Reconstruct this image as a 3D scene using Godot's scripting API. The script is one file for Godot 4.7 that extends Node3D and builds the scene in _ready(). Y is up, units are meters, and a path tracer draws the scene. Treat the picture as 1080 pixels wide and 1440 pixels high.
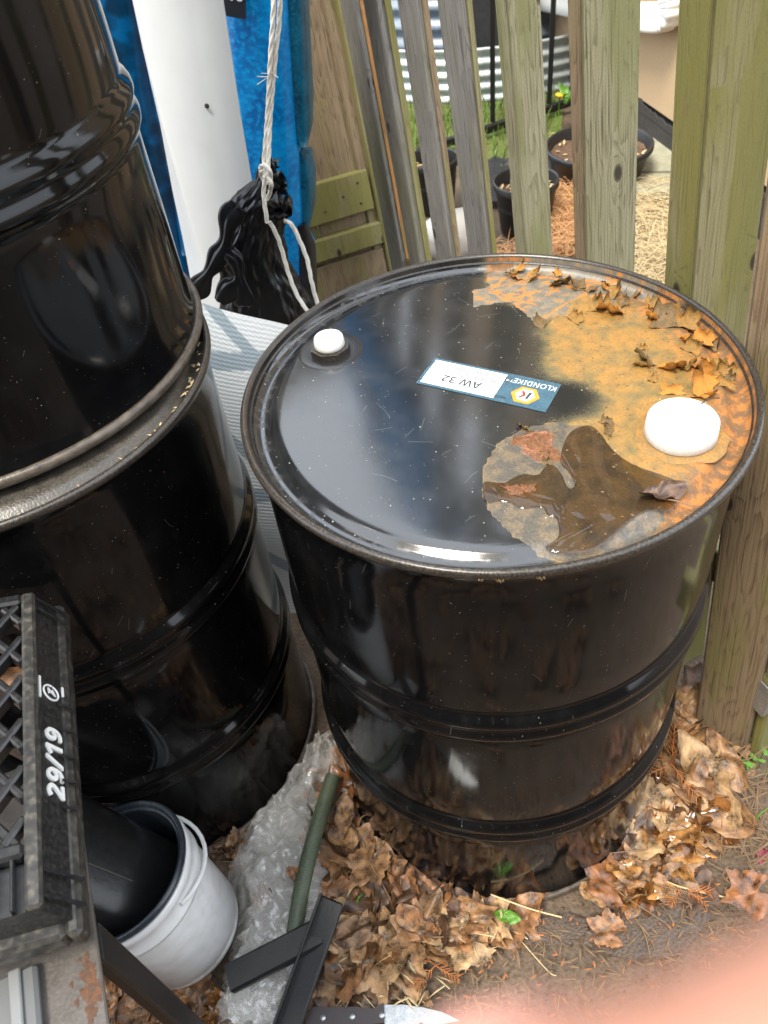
extends Node3D

var rng := RandomNumberGenerator.new()
var taken := {}
const LEAN := Vector3(-0.0912, 0.9951, -0.0394)        # the old fence leans this way, upwards
const ALONG := Vector3(-0.494, 0, -0.869)   # direction of the picket fence
const BEYOND := Vector3(0.869, 0, -0.494)   # from the yard through the fence

# ---------------------------------------------------------------- nodes
func numbered(called: String) -> String:
	if not taken.has(called):
		taken[called] = 0
		return called
	taken[called] += 1
	return "%s_%03d" % [called, taken[called]]

func thing(called: String, label: String, category: String, group := "", at := Vector3.ZERO) -> Node3D:
	var o := Node3D.new()
	o.name = numbered(called)
	add_child(o, true)
	o.position = at
	o.set_meta("label", label)
	o.set_meta("category", category)
	if group != "":
		o.set_meta("group", group)
	return o

func tag(o: Node3D, label: String, category: String, group := "") -> void:
	o.set_meta("label", label)
	o.set_meta("category", category)
	if group != "":
		o.set_meta("group", group)

func put(called: String, mesh: Mesh, m: Material, parent: Node3D = null) -> MeshInstance3D:
	var o := MeshInstance3D.new()
	o.name = called if parent else numbered(called)
	o.mesh = mesh
	o.material_override = m
	(parent if parent else self).add_child(o, true)
	return o

func part(called: String, st: SurfaceTool, m: Material, parent: Node3D = null, tangents := false) -> MeshInstance3D:
	st.generate_normals()
	if tangents:
		st.generate_tangents()
	return put(called, st.commit(), m, parent)

func structure(o: Node3D) -> Node3D:
	o.set_meta("kind", "structure")
	return o

func stuff(o: Node3D) -> Node3D:
	o.set_meta("kind", "stuff")
	return o

# ---------------------------------------------------------------- shapes
func begin(smooth := true) -> SurfaceTool:
	var st := SurfaceTool.new()
	st.begin(Mesh.PRIMITIVE_TRIANGLES)
	st.set_smooth_group(0 if smooth else -1)
	return st

func vert(st: SurfaceTool, p: Vector3, uv := Vector2.ZERO) -> void:
	st.set_uv(uv)
	st.add_vertex(p)

func tri_out(st: SurfaceTool, a: Vector3, b: Vector3, c: Vector3, mid: Vector3, ua := Vector2.ZERO, ub := Vector2.ZERO, uc := Vector2.ZERO) -> void:
	var n := (a - c).cross(a - b)
	if n.dot((a + b + c) / 3.0 - mid) >= 0.0:
		vert(st, a, ua); vert(st, b, ub); vert(st, c, uc)
	else:
		vert(st, a, ua); vert(st, c, uc); vert(st, b, ub)

# chamfered box from a corner and three edge vectors; uv v runs along ey in units of 1.2 m, u across in units of 0.15 m
func box(st: SurfaceTool, o: Vector3, ex: Vector3, ey: Vector3, ez: Vector3, b := 0.003, uv0 := Vector2.ZERO) -> void:
	var c := o + (ex + ey + ez) * 0.5
	var h := Vector3(ex.length(), ey.length(), ez.length()) * 0.5
	var ax := [ex.normalized(), ey.normalized(), ez.normalized()]
	b = minf(b, minf(h.x, minf(h.y, h.z)) * 0.6)
	var p := {}
	var t := {}
	for sx in [-1, 1]:
		for sy in [-1, 1]:
			for sz in [-1, 1]:
				for f in 3:
					var l := Vector3(sx * (h.x - b), sy * (h.y - b), sz * (h.z - b))
					l[f] = [sx, sy, sz][f] * h[f]
					var k := [sx, sy, sz, f]
					p[k] = c + ax[0] * l.x + ax[1] * l.y + ax[2] * l.z
					t[k] = uv0 + (Vector2(l.z / 0.15, l.y / 1.2) if f == 0 else Vector2(l.x / 0.15, l.z / 1.2) if f == 1 else Vector2(l.x / 0.15 + 0.37, l.y / 1.2))
	var quad := func(a, bb, cc, d):
		tri_out(st, p[a], p[bb], p[cc], c, t[a], t[bb], t[cc])
		tri_out(st, p[a], p[cc], p[d], c, t[a], t[cc], t[d])
	st.set_smooth_group(-1)
	for s in [-1, 1]:
		quad.call([s, -1, -1, 0], [s, 1, -1, 0], [s, 1, 1, 0], [s, -1, 1, 0])
		quad.call([-1, s, -1, 1], [1, s, -1, 1], [1, s, 1, 1], [-1, s, 1, 1])
		quad.call([-1, -1, s, 2], [1, -1, s, 2], [1, 1, s, 2], [-1, 1, s, 2])
		for s2 in [-1, 1]:
			quad.call([s, s2, -1, 0], [s, s2, 1, 0], [s, s2, 1, 1], [s, s2, -1, 1])
			quad.call([s, -1, s2, 0], [s, 1, s2, 0], [s, 1, s2, 2], [s, -1, s2, 2])
			quad.call([-1, s, s2, 1], [1, s, s2, 1], [1, s, s2, 2], [-1, s, s2, 2])
			for s3 in [-1, 1]:
				tri_out(st, p[[s, s2, s3, 0]], p[[s, s2, s3, 1]], p[[s, s2, s3, 2]], c)

func box_part(called: String, o: Vector3, ex: Vector3, ey: Vector3, ez: Vector3, m: Material, parent: Node3D = null, b := 0.003) -> MeshInstance3D:
	var st := begin(false)
	box(st, o, ex, ey, ez, b, Vector2(rng.randf() * 3.0, rng.randf() * 3.0))
	return part(called, st, m, parent)

# grid of points (rows of equal length), smooth, uv 0..1
func grid(st: SurfaceTool, rows: Array, wrap_v := false, uvs: Array = []) -> void:
	var n := rows.size()
	for i in n - 1:
		var m: int = rows[i].size()
		for j in (m if wrap_v else m - 1):
			var k := (j + 1) % m
			var a: Vector3 = rows[i][j]; var b: Vector3 = rows[i + 1][j]; var c: Vector3 = rows[i + 1][k]; var d: Vector3 = rows[i][k]
			var u0 := float(i) / (n - 1); var u1 := float(i + 1) / (n - 1)
			var v0 := float(j) / (m if wrap_v else m - 1); var v1 := float(j + 1) / (m if wrap_v else m - 1)
			var q := [Vector2(v0, u0), Vector2(v0, u1), Vector2(v1, u1), Vector2(v1, u0)]
			if uvs:
				q = [uvs[i][j], uvs[i + 1][j], uvs[i + 1][k], uvs[i][k]]
			if (b - a).length_squared() + (c - b).length_squared() > 1e-14:
				vert(st, a, q[0]); vert(st, b, q[1]); vert(st, c, q[2])
			if (d - a).length_squared() + (c - d).length_squared() > 1e-14:
				vert(st, a, q[0]); vert(st, c, q[2]); vert(st, d, q[3])

func cap(st: SurfaceTool, ring: Array, mid: Vector3, flip := false) -> void:
	for j in ring.size():
		var a: Vector3 = ring[j]; var b: Vector3 = ring[(j + 1) % ring.size()]
		if flip:
			vert(st, mid); vert(st, b); vert(st, a)
		else:
			vert(st, mid); vert(st, a); vert(st, b)

func lathe(st: SurfaceTool, profile: Array, seg := 64, xf := Transform3D(), wobble := 0.0, planar := false, span := 0.6) -> void:
	var rows := []
	var uvs := []
	for q in profile:
		var row := []
		var uv := []
		for j in seg + 1:
			var a := TAU * j / seg
			var r: float = q.x
			if wobble > 0.0:
				r += wobble * (sin(a * 3.0 + q.y * 5.0) * 0.5 + sin(a * 7.0 - q.y * 9.0 + 1.3) * 0.4 + sin(a * 13.0 + q.y * 14.0 + 0.4) * 0.18 + sin(q.y * 31.0 + a * 2.0) * 0.35)
			row.append(xf * Vector3(cos(a) * r, q.y, sin(a) * r))
			uv.append(Vector2(cos(a) * r / span + 0.5, sin(a) * r / span + 0.5) if planar else Vector2(a / TAU * 3.0, q.y * 1.7))
		rows.append(row)
		uvs.append(uv)
	grid(st, rows, false, uvs)

func circle(mid: Vector3, x: Vector3, y: Vector3, n := 12) -> Array:
	var out := []
	for j in n:
		out.append(mid + x * cos(TAU * j / n) + y * sin(TAU * j / n))
	return out

func curve_points(pts: Array, step: float) -> Array:
	var c := Curve3D.new()
	c.bake_interval = step
	for i in pts.size():
		var before: Vector3 = pts[maxi(i - 1, 0)]
		var after: Vector3 = pts[mini(i + 1, pts.size() - 1)]
		var d := (after - before) / 6.0
		c.add_point(pts[i], -d, d)
	return Array(c.get_baked_points())

# a tube along points; strands > 0 twists a rope, ribs > 0 rings a hose
func tube(st: SurfaceTool, pts: Array, r: float, n := 8, strands := 0, pitch := 0.02, rib := 0.0, taper := 1.0) -> void:
	var rows := []
	var x := Vector3.ZERO
	var run := 0.0
	for i in pts.size():
		var t: Vector3 = (pts[mini(i + 1, pts.size() - 1)] - pts[maxi(i - 1, 0)]).normalized()
		if x == Vector3.ZERO:
			x = t.cross(Vector3(0.31, 0.2, 0.93)).normalized()
		x = (x - t * x.dot(t)).normalized()
		var y := t.cross(x)
		if i:
			run += (pts[i] - pts[i - 1]).length()
		var row := []
		var rr := r * lerpf(1.0, taper, float(i) / maxi(pts.size() - 1, 1))
		for j in n:
			var a := TAU * j / n
			var q := rr
			if strands:
				q *= 0.70 + 0.40 * absf(cos(strands * 0.5 * (a - run / pitch * TAU / strands)))
			if rib > 0.0:
				q *= 1.0 + rib * sin(run / pitch * TAU)
			row.append(pts[i] + x * cos(a) * q + y * sin(a) * q)
		rows.append(row)
	grid(st, rows, true)
	cap(st, rows[0], pts[0], true)
	cap(st, rows[-1], pts[-1])

# rings of a body: [middle, x half-axis, y half-axis, squareness]
func loft(st: SurfaceTool, sections: Array, n := 24, rough = null) -> void:
	var rows := []
	for i in sections.size():
		var s: Array = sections[i]
		var row := []
		for j in n:
			var a := TAU * j / n
			var e: float = s[3]
			var ca := signf(cos(a)) * pow(absf(cos(a)), e)
			var sa := signf(sin(a)) * pow(absf(sin(a)), e)
			var k := 1.0
			if rough != null:
				k = rough.call(float(i) / (sections.size() - 1), a)
			row.append(s[0] + (s[1] * ca + s[2] * sa) * k)
		rows.append(row)
	grid(st, rows, true)
	cap(st, rows[0], sections[0][0], true)
	cap(st, rows[-1], sections[-1][0])

# a flat outline extruded: points in the plane of x and y axes at o, thickness along n
func plate(st: SurfaceTool, outline: PackedVector2Array, o: Vector3, x: Vector3, y: Vector3, n: Vector3) -> void:
	var idx := Geometry2D.triangulate_polygon(outline)
	var mid := Vector3.ZERO
	for q in outline:
		mid += (o + x * q.x + y * q.y + n * 0.5) / outline.size()
	st.set_smooth_group(-1)
	for k in range(0, idx.size(), 3):
		for lift in [Vector3.ZERO, n]:
			var v := []
			for d in 3:
				var q := outline[idx[k + d]]
				v.append(o + x * q.x + y * q.y + lift)
			var far: Vector3 = o + n * 0.5 - n * (10.0 if lift != Vector3.ZERO else -10.0)
			var nn: Vector3 = n if lift != Vector3.ZERO else -n
			var uvq := [outline[idx[k]], outline[idx[k + 1]], outline[idx[k + 2]]]
			if (v[0] - v[2]).cross(v[0] - v[1]).dot(nn) >= 0.0:
				for d in 3: vert(st, v[d], uvq[d])
			else:
				for d in [0, 2, 1]: vert(st, v[d], uvq[d])
	for k in outline.size():
		var p := outline[k]; var q := outline[(k + 1) % outline.size()]
		var a := o + x * p.x + y * p.y; var b := o + x * q.x + y * q.y
		var inside := (a + b) * 0.5 + n * 0.5 - Vector3(x * (q.y - p.y) - y * (q.x - p.x))
		tri_out(st, a, b, b + n, mid, p, q, q)
		tri_out(st, a, b + n, a + n, mid, p, q, p)

# ---------------------------------------------------------------- materials and textures
func col(c: Color, rough := 0.6, metal := 0.0) -> StandardMaterial3D:
	var m := StandardMaterial3D.new()
	m.albedo_color = c
	m.roughness = rough
	m.metallic = metal
	return m

func noise_bytes(w: int, h: int, freq: float, seed_: int, octaves := 4, kind := FastNoiseLite.TYPE_SIMPLEX_SMOOTH, tile := false) -> PackedByteArray:
	var n := FastNoiseLite.new()
	n.noise_type = kind
	n.seed = seed_
	n.frequency = freq
	n.fractal_octaves = octaves
	var im := n.get_seamless_image(w, h) if tile else n.get_image(w, h)
	im.convert(Image.FORMAT_L8)
	return im.get_data()

func stretched(w: int, h: int, w0: int, h0: int, freq: float, seed_: int) -> PackedByteArray:
	var im := Image.create_from_data(w0, h0, false, Image.FORMAT_L8, noise_bytes(w0, h0, freq, seed_))
	im.resize(w, h, Image.INTERPOLATE_CUBIC)
	return im.get_data()

func texture(w: int, h: int, rgb: PackedByteArray) -> ImageTexture:
	return ImageTexture.create_from_image(Image.create_from_data(w, h, false, Image.FORMAT_RGB8, rgb))

func grey_texture(w: int, h: int, l: PackedByteArray) -> ImageTexture:
	return ImageTexture.create_from_image(Image.create_from_data(w, h, false, Image.FORMAT_L8, l))

# weathered softwood: growth lines bent round knots, weather grey and moss green patches
func wood(seed_: int, base: Color, line: Color, moss: Color, moss_amount: float, knots: Array) -> StandardMaterial3D:
	var w := 256
	var h := 1024
	var warp := stretched(w, h, 64, 64, 0.035, seed_)
	var fibre := stretched(w, h, 256, 24, 0.16, seed_ + 1)
	var patch := stretched(w, h, 64, 128, 0.022, seed_ + 2)
	var fine := noise_bytes(w, h, 0.25, seed_ + 3, 2)
	var rgb := PackedByteArray(); rgb.resize(w * h * 3)
	var bump := PackedByteArray(); bump.resize(w * h)
	for y in h:
		var v := float(y) / h
		for x in w:
			var i := y * w + x
			var u := float(x) / w
			var uu := u * 9.0 + (warp[i] / 255.0 - 0.5) * 5.0
			var dark := 0.0
			for k in knots:
				var dx: float = u - k.x
				var dy: float = (v - k.y) * 4.5
				var d := dx * dx + dy * dy
				if d < 0.09:
					var e := exp(-d / 0.012)
					uu += signf(dx) * e * 3.2 * (1.0 - absf(dx) * 1.5)
					dark = maxf(dark, clampf(1.4 - d / 0.0022, 0.0, 1.0))
					uu = lerpf(uu, sqrt(d) * 60.0, clampf(1.6 - d / 0.004, 0.0, 1.0))
			var ring := uu - floorf(uu)
			var l := ring * ring * ring * (1.0 if ring < 0.93 else (1.0 - ring) / 0.07)
			var f := fibre[i] / 255.0
			var g := clampf((patch[i] / 255.0 - 0.5) * 2.6 + moss_amount, 0.0, 1.0)
			var t := clampf(l * 0.62 + (0.53 - f) * 0.95, 0.0, 1.0)
			var r := lerpf(base.r, line.r, t); var gg := lerpf(base.g, line.g, t); var b := lerpf(base.b, line.b, t)
			g *= 0.80 - 0.55 * t
			r = lerpf(r, moss.r, g); gg = lerpf(gg, moss.g, g); b = lerpf(b, moss.b, g)
			var s := (1.0 - 0.62 * dark) * (0.93 + 0.14 * fine[i] / 255.0)
			if f < 0.2:
				s *= 0.75 + f
			rgb[i * 3] = int(clampf(r * s, 0, 1) * 255); rgb[i * 3 + 1] = int(clampf(gg * s * (1.0 - 0.08 * dark), 0, 1) * 255); rgb[i * 3 + 2] = int(clampf(b * s * (1.0 - 0.15 * dark), 0, 1) * 255)
			bump[i] = int(clampf(0.75 - t * 0.6 + 0.1 * fine[i] / 255.0 - dark * 0.2, 0, 1) * 255)
	var m := StandardMaterial3D.new()
	m.albedo_texture = texture(w, h, rgb)
	m.roughness = 0.82
	m.heightmap_enabled = true
	m.heightmap_texture = grey_texture(w, h, bump)
	m.heightmap_scale = 0.12
	return m

func fill_polygon(im: Image, poly: PackedVector2Array, value: float) -> void:
	var h := im.get_height()
	for y in h:
		var xs := []
		for k in poly.size():
			var a := poly[k]; var b := poly[(k + 1) % poly.size()]
			if (a.y <= y) != (b.y <= y):
				xs.append(a.x + (y - a.y) / (b.y - a.y) * (b.x - a.x))
		xs.sort()
		for k in range(0, xs.size() - 1, 2):
			im.fill_rect(Rect2i(int(xs[k]), y, maxi(int(xs[k + 1]) - int(xs[k]), 1), 1), Color(value, value, value))

# a mask 0..255 over the lid (0.6 m square), blurred by way of a small picture
func lid_mask(poly: PackedVector2Array, size: int, soft: int) -> PackedByteArray:
	var im := Image.create(512, 512, false, Image.FORMAT_L8)
	var q := PackedVector2Array()
	for p in poly:
		q.append((p / 0.6 + Vector2(0.5, 0.5)) * 512.0)
	fill_polygon(im, q, 1.0)
	im.resize(512 / soft, 512 / soft, Image.INTERPOLATE_TRILINEAR if soft > 4 else Image.INTERPOLATE_BILINEAR)
	im.resize(size, size, Image.INTERPOLATE_CUBIC)
	return im.get_data()

func smooth(a: float, b: float, x: float) -> float:
	var t := clampf((x - a) / (b - a), 0.0, 1.0)
	return t * t * (3.0 - 2.0 * t)

func lid_material() -> StandardMaterial3D:
	var s := 1024
	var mustard := lid_mask(PackedVector2Array([Vector2(0.0466, -0.1192), Vector2(0.0352, -0.1636), Vector2(-0.0000, -0.1945), Vector2(0.0098, -0.2306), Vector2(0.0103, -0.2852), Vector2(0.1116, -0.3101), Vector2(0.2356, -0.2206), Vector2(0.2990, -0.0902), Vector2(0.3102, 0.0357), Vector2(0.2584, 0.1707), Vector2(0.1802, 0.2332), Vector2(0.1091, 0.2822), Vector2(0.0711, 0.2737), Vector2(0.0963, 0.2088), Vector2(0.0815, 0.1242), Vector2(0.0847, 0.0773), Vector2(0.1224, 0.0436), Vector2(0.0896, 0.0066), Vector2(0.0686, -0.0585)]), s, 48)
	var bare := lid_mask(PackedVector2Array([Vector2(-0.0209, -0.1747), Vector2(-0.0252, -0.2186), Vector2(-0.0019, -0.2241), Vector2(-0.0038, -0.2785), Vector2(0.0706, -0.2916), Vector2(0.1774, -0.2617), Vector2(0.2331, -0.2045), Vector2(0.2073, -0.1818), Vector2(0.1664, -0.1957), Vector2(0.1559, -0.1480), Vector2(0.1377, -0.1837), Vector2(0.1204, -0.1958), Vector2(0.1020, -0.1725), Vector2(0.1017, -0.1418), Vector2(0.0804, -0.1467), Vector2(0.0609, -0.1182), Vector2(0.0563, -0.1350), Vector2(0.0442, -0.1561), Vector2(0.0282, -0.1816), Vector2(0.0094, -0.1831)]), s, 4)
	var disc := lid_mask(PackedVector2Array([Vector2(0.0467, 0.2631), Vector2(0.0192, 0.2391), Vector2(-0.0014, 0.2080), Vector2(-0.0107, 0.1771), Vector2(-0.0072, 0.1392), Vector2(0.0067, 0.1050), Vector2(0.0343, 0.0793), Vector2(0.0698, 0.0694), Vector2(0.1002, 0.0753), Vector2(0.1146, 0.0855), Vector2(0.1328, 0.1254), Vector2(0.1490, 0.1690), Vector2(0.1707, 0.2094), Vector2(0.1379, 0.2559), Vector2(0.0975, 0.2692)]), s, 4)
	var crust := lid_mask(PackedVector2Array([Vector2(0.0340, 0.0903), Vector2(0.0474, 0.0822), Vector2(0.0650, 0.0864), Vector2(0.0658, 0.1124), Vector2(0.0741, 0.1240), Vector2(0.0750, 0.1331), Vector2(0.0587, 0.1327), Vector2(0.0475, 0.1347), Vector2(0.0352, 0.1231), Vector2(0.0334, 0.1092)]), s, 4)
	var crust2 := lid_mask(PackedVector2Array([Vector2(0.0118, 0.1753), Vector2(0.0222, 0.1670), Vector2(0.0409, 0.1715), Vector2(0.0434, 0.1799), Vector2(0.0310, 0.1880), Vector2(0.0145, 0.1878)]), s, 4)
	var veins := []
	for v in [[Vector2(-0.0058, -0.2170), Vector2(0.0609, -0.2491)], [Vector2(-0.0058, -0.2170), Vector2(0.0479, -0.1558)], [Vector2(0.0001, -0.2239), Vector2(0.0348, -0.2592)], [Vector2(0.0019, -0.2126), Vector2(0.0578, -0.1723)], [Vector2(0.0609, -0.2491), Vector2(0.1610, -0.2142)], [Vector2(0.0590, -0.1348), Vector2(0.1243, -0.1991)], [Vector2(0.1216, -0.1886), Vector2(0.1606, -0.1926)], [Vector2(0.0428, -0.2002), Vector2(0.0669, -0.2110)], [Vector2(0.0538, -0.2420), Vector2(0.1907, -0.2301)], [Vector2(0.0101, -0.2633), Vector2(0.0696, -0.2697)]]:
		veins.append(v)
	var n1 := noise_bytes(s, s, 0.006, 11, 5)
	var n2 := noise_bytes(s, s, 0.03, 12, 4)
	var n3 := noise_bytes(s, s, 0.16, 13, 3)
	var n4 := noise_bytes(s, s, 0.012, 14, 5)
	var cell := noise_bytes(s, s, 0.045, 15, 1, FastNoiseLite.TYPE_CELLULAR)
	# orange seams of the wrinkled bare patch, drawn as wandering strokes
	var stroke := Image.create(s, s, false, Image.FORMAT_L8)
	for v in veins:
		var a: Vector2 = (v[0] / 0.6 + Vector2(0.5, 0.5)) * s
		var b: Vector2 = (v[1] / 0.6 + Vector2(0.5, 0.5)) * s
		var nn := (b - a).orthogonal().normalized()
		var steps := int((b - a).length())
		for k in steps:
			var t := float(k) / steps
			var p := a.lerp(b, t) + nn * (sin(t * 9.0 + a.x) * 3.0 + sin(t * 23.0 + a.y) * 1.5)
			var wide := 2 + int(3.0 * absf(sin(t * 6.0 + b.x)))
			stroke.fill_rect(Rect2i(int(p.x), int(p.y), wide, wide), Color.WHITE)
	for k in 46:   # rust islands on the bare metal
		var a := Vector2(0.0001, -0.2315).lerp(Vector2(0.1798, -0.2162), rng.randf()) + Vector2(rng.randf_range(-0.02, 0.02), rng.randf_range(-0.035, 0.035))
		var p := (a / 0.6 + Vector2(0.5, 0.5)) * s
		stroke.fill_rect(Rect2i(int(p.x), int(p.y), rng.randi_range(4, 16), rng.randi_range(3, 8)), Color(0.8, 0.8, 0.8))
	stroke.resize(256, 256, Image.INTERPOLATE_BILINEAR); stroke.resize(s, s, Image.INTERPOLATE_CUBIC)
	var seams := stroke.get_data()
	var rgb := PackedByteArray(); rgb.resize(s * s * 3)
	var rough := PackedByteArray(); rough.resize(s * s)
	var bump := PackedByteArray(); bump.resize(s * s)
	for y in s:
		for x in s:
			var i := y * s + x
			var px := (float(x) / s - 0.5) * 0.6
			var pz := (float(y) / s - 0.5) * 0.6
			var rad := sqrt(px * px + pz * pz)
			if rad > 0.302:
				continue
			var a := n1[i] / 255.0; var b := n2[i] / 255.0; var c := n3[i] / 255.0; var d := n4[i] / 255.0
			# black enamel with a film of dust
			var dust := smooth(0.25, 0.9, d * 0.6 + a * 0.4) * (0.5 + 0.5 * b) + smooth(0.70, 0.95, c) * 0.3
			var r := 0.095 + 0.045 * dust; var g := 0.098 + 0.045 * dust; var bl := 0.103 + 0.043 * dust
			var ro := 0.13 + 0.06 * dust
			var he := 0.5 + 0.01 * c
			if rad > 0.262:   # grit lying in the channel round the edge
				var grit := smooth(0.5, 0.75, b) * smooth(0.262, 0.272, rad) * (1.0 - smooth(0.286, 0.292, rad))
				r = lerpf(r, 0.24, grit * 0.22); g = lerpf(g, 0.23, grit * 0.22); bl = lerpf(bl, 0.21, grit * 0.22)
				ro = lerpf(ro, 0.5, grit * 0.5)
			# mustard rust film, sparse and speckled at its border
			var m := mustard[i] / 255.0
			var k := smooth(0.10, 0.90, m + (a - 0.5) * 0.25 + (c - 0.5) * 0.30 + (b - 0.5) * 0.10)
			if k > 0.0:
				var warm := smooth(0.30, 0.85, d * 0.35 + m * 0.5 + (b - 0.5) * 0.20)
				var cr := lerpf(0.36, 0.545, warm); var cg := lerpf(0.325, 0.385, warm); var cb := lerpf(0.175, 0.125, warm)
				var bright := 0.86 + 0.26 * c + 0.16 * (b - 0.5)
				if cell[i] < 24 and c > 0.55:
					bright *= 0.45
				if b < 0.22 and c < 0.40:
					bright *= 0.8
				r = lerpf(r, cr * bright, k); g = lerpf(g, cg * bright, k); bl = lerpf(bl, cb * bright, k)
				ro = lerpf(ro, 0.62, k)
				he = lerpf(he, 0.52 + 0.1 * c + 0.07 * b, k)
			# deep rust along the far rim
			var ring := smooth(0.222, 0.262, rad + (b - 0.5) * 0.05) * smooth(0.25, 0.6, m)
			ring *= smooth(0.0, 0.12, px + 0.11 - pz * 0.6)
			if ring > 0.0:
				var or_ := smooth(0.25, 0.75, b + (c - 0.5) * 0.5)
				r = lerpf(r, lerpf(0.37, 0.60, or_), ring); g = lerpf(g, lerpf(0.255, 0.365, or_), ring); bl = lerpf(bl, lerpf(0.12, 0.09, or_), ring)
				he = lerpf(he, 0.45 + 0.35 * or_ * c + 0.2 * b, ring)
				ro = lerpf(ro, 0.8, ring)
			# bare grey brown metal crossed by orange seams
			var q := smooth(0.45, 0.58, bare[i] / 255.0 + (c - 0.5) * 0.2 + (b - 0.5) * 0.22)
			if q > 0.0:
				var o := smooth(0.02, 0.46, seams[i] / 255.0 + (b - 0.5) * 1.1 + (c - 0.5) * 0.5 + (d - 0.5) * 0.5)
				var gr := 0.31 + 0.16 * b + 0.12 * (c - 0.5)
				r = lerpf(r, lerpf(gr * 1.05, 0.63, o), q); g = lerpf(g, lerpf(gr * 0.97, 0.385, o), q); bl = lerpf(bl, lerpf(gr * 0.83, 0.10, o), q)
				ro = lerpf(ro, lerpf(0.5, 0.75, o), q)
				he = lerpf(he, 0.6 + 0.2 * o, q)
			# round stained place of the standing water
			var w := smooth(0.44, 0.54, disc[i] / 255.0 + (c - 0.5) * 0.08)
			if w > 0.0:
				var t := smooth(0.35, 0.65, b * 0.6 + d * 0.4)
				var e := 1.0 - smooth(0.5, 0.78, disc[i] / 255.0)
				r = lerpf(r, lerpf(0.25, 0.36, t) + 0.18 * (c - 0.5) + 0.26 * e * b, w); g = lerpf(g, lerpf(0.225, 0.30, t) + 0.16 * (c - 0.5) + 0.15 * e * b, w); bl = lerpf(bl, lerpf(0.18, 0.21, t) + 0.06 * (c - 0.5) - 0.03 * e, w)
				ro = lerpf(ro, 0.55, w)
				he = lerpf(he, 0.42 + 0.12 * c + 0.1 * b, w)
			var z := maxf(smooth(0.4, 0.6, crust[i] / 255.0 + (c - 0.5) * 0.5 + (b - 0.5) * 0.4), smooth(0.4, 0.6, crust2[i] / 255.0 + (c - 0.5) * 0.5))
			if z > 0.0:
				var o := smooth(0.35, 0.7, c * 0.7 + b * 0.3)
				r = lerpf(r, lerpf(0.32, 0.58, o), z); g = lerpf(g, lerpf(0.18, 0.35, o), z); bl = lerpf(bl, lerpf(0.09, 0.17, o), z)
				he = lerpf(he, 0.75 + 0.25 * c, z)
				ro = lerpf(ro, 0.7, z)
			rgb[i * 3] = int(clampf(r, 0, 1) * 255); rgb[i * 3 + 1] = int(clampf(g, 0, 1) * 255); rgb[i * 3 + 2] = int(clampf(bl, 0, 1) * 255)
			rough[i] = int(clampf(ro, 0, 1) * 255)
			bump[i] = int(clampf(he, 0, 1) * 255)
	# specks of grit and scratches
	for k in 620:
		var t := rng.randf() * TAU
		var rr := sqrt(rng.randf()) * 0.285
		var i := (int((sin(t) * rr / 0.6 + 0.5) * s) * s + int((cos(t) * rr / 0.6 + 0.5) * s))
		var l := rng.randi_range(120, 205)
		for o in ([0, 1, s, s + 1] if rng.randf() < 0.25 else [0]):
			rgb[(i + o) * 3] = l; rgb[(i + o) * 3 + 1] = l - 4; rgb[(i + o) * 3 + 2] = l - 16
			rough[i + o] = 200
	for k in 26:
		var p := Vector2(rng.randf_range(-0.2, 0.06), rng.randf_range(-0.2, 0.24))
		var dir := Vector2.from_angle(rng.randf() * TAU)
		for j in rng.randi_range(10, 70):
			p += dir * 0.0005
			dir = dir.rotated(rng.randf_range(-0.06, 0.06))
			if p.length() > 0.25: break
			var i := int((p.y / 0.6 + 0.5) * s) * s + int((p.x / 0.6 + 0.5) * s)
			for ch in 3:
				rgb[i * 3 + ch] = mini(rgb[i * 3 + ch] + 45, 255)
	var m := StandardMaterial3D.new()
	m.albedo_texture = texture(s, s, rgb)
	m.roughness_texture = grey_texture(s, s, rough)
	m.roughness = 1.0
	m.heightmap_enabled = true
	m.heightmap_texture = grey_texture(s, s, bump)
	m.heightmap_scale = 0.12
	m.metallic_specular = 0.68
	m.texture_repeat = false
	return m

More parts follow.
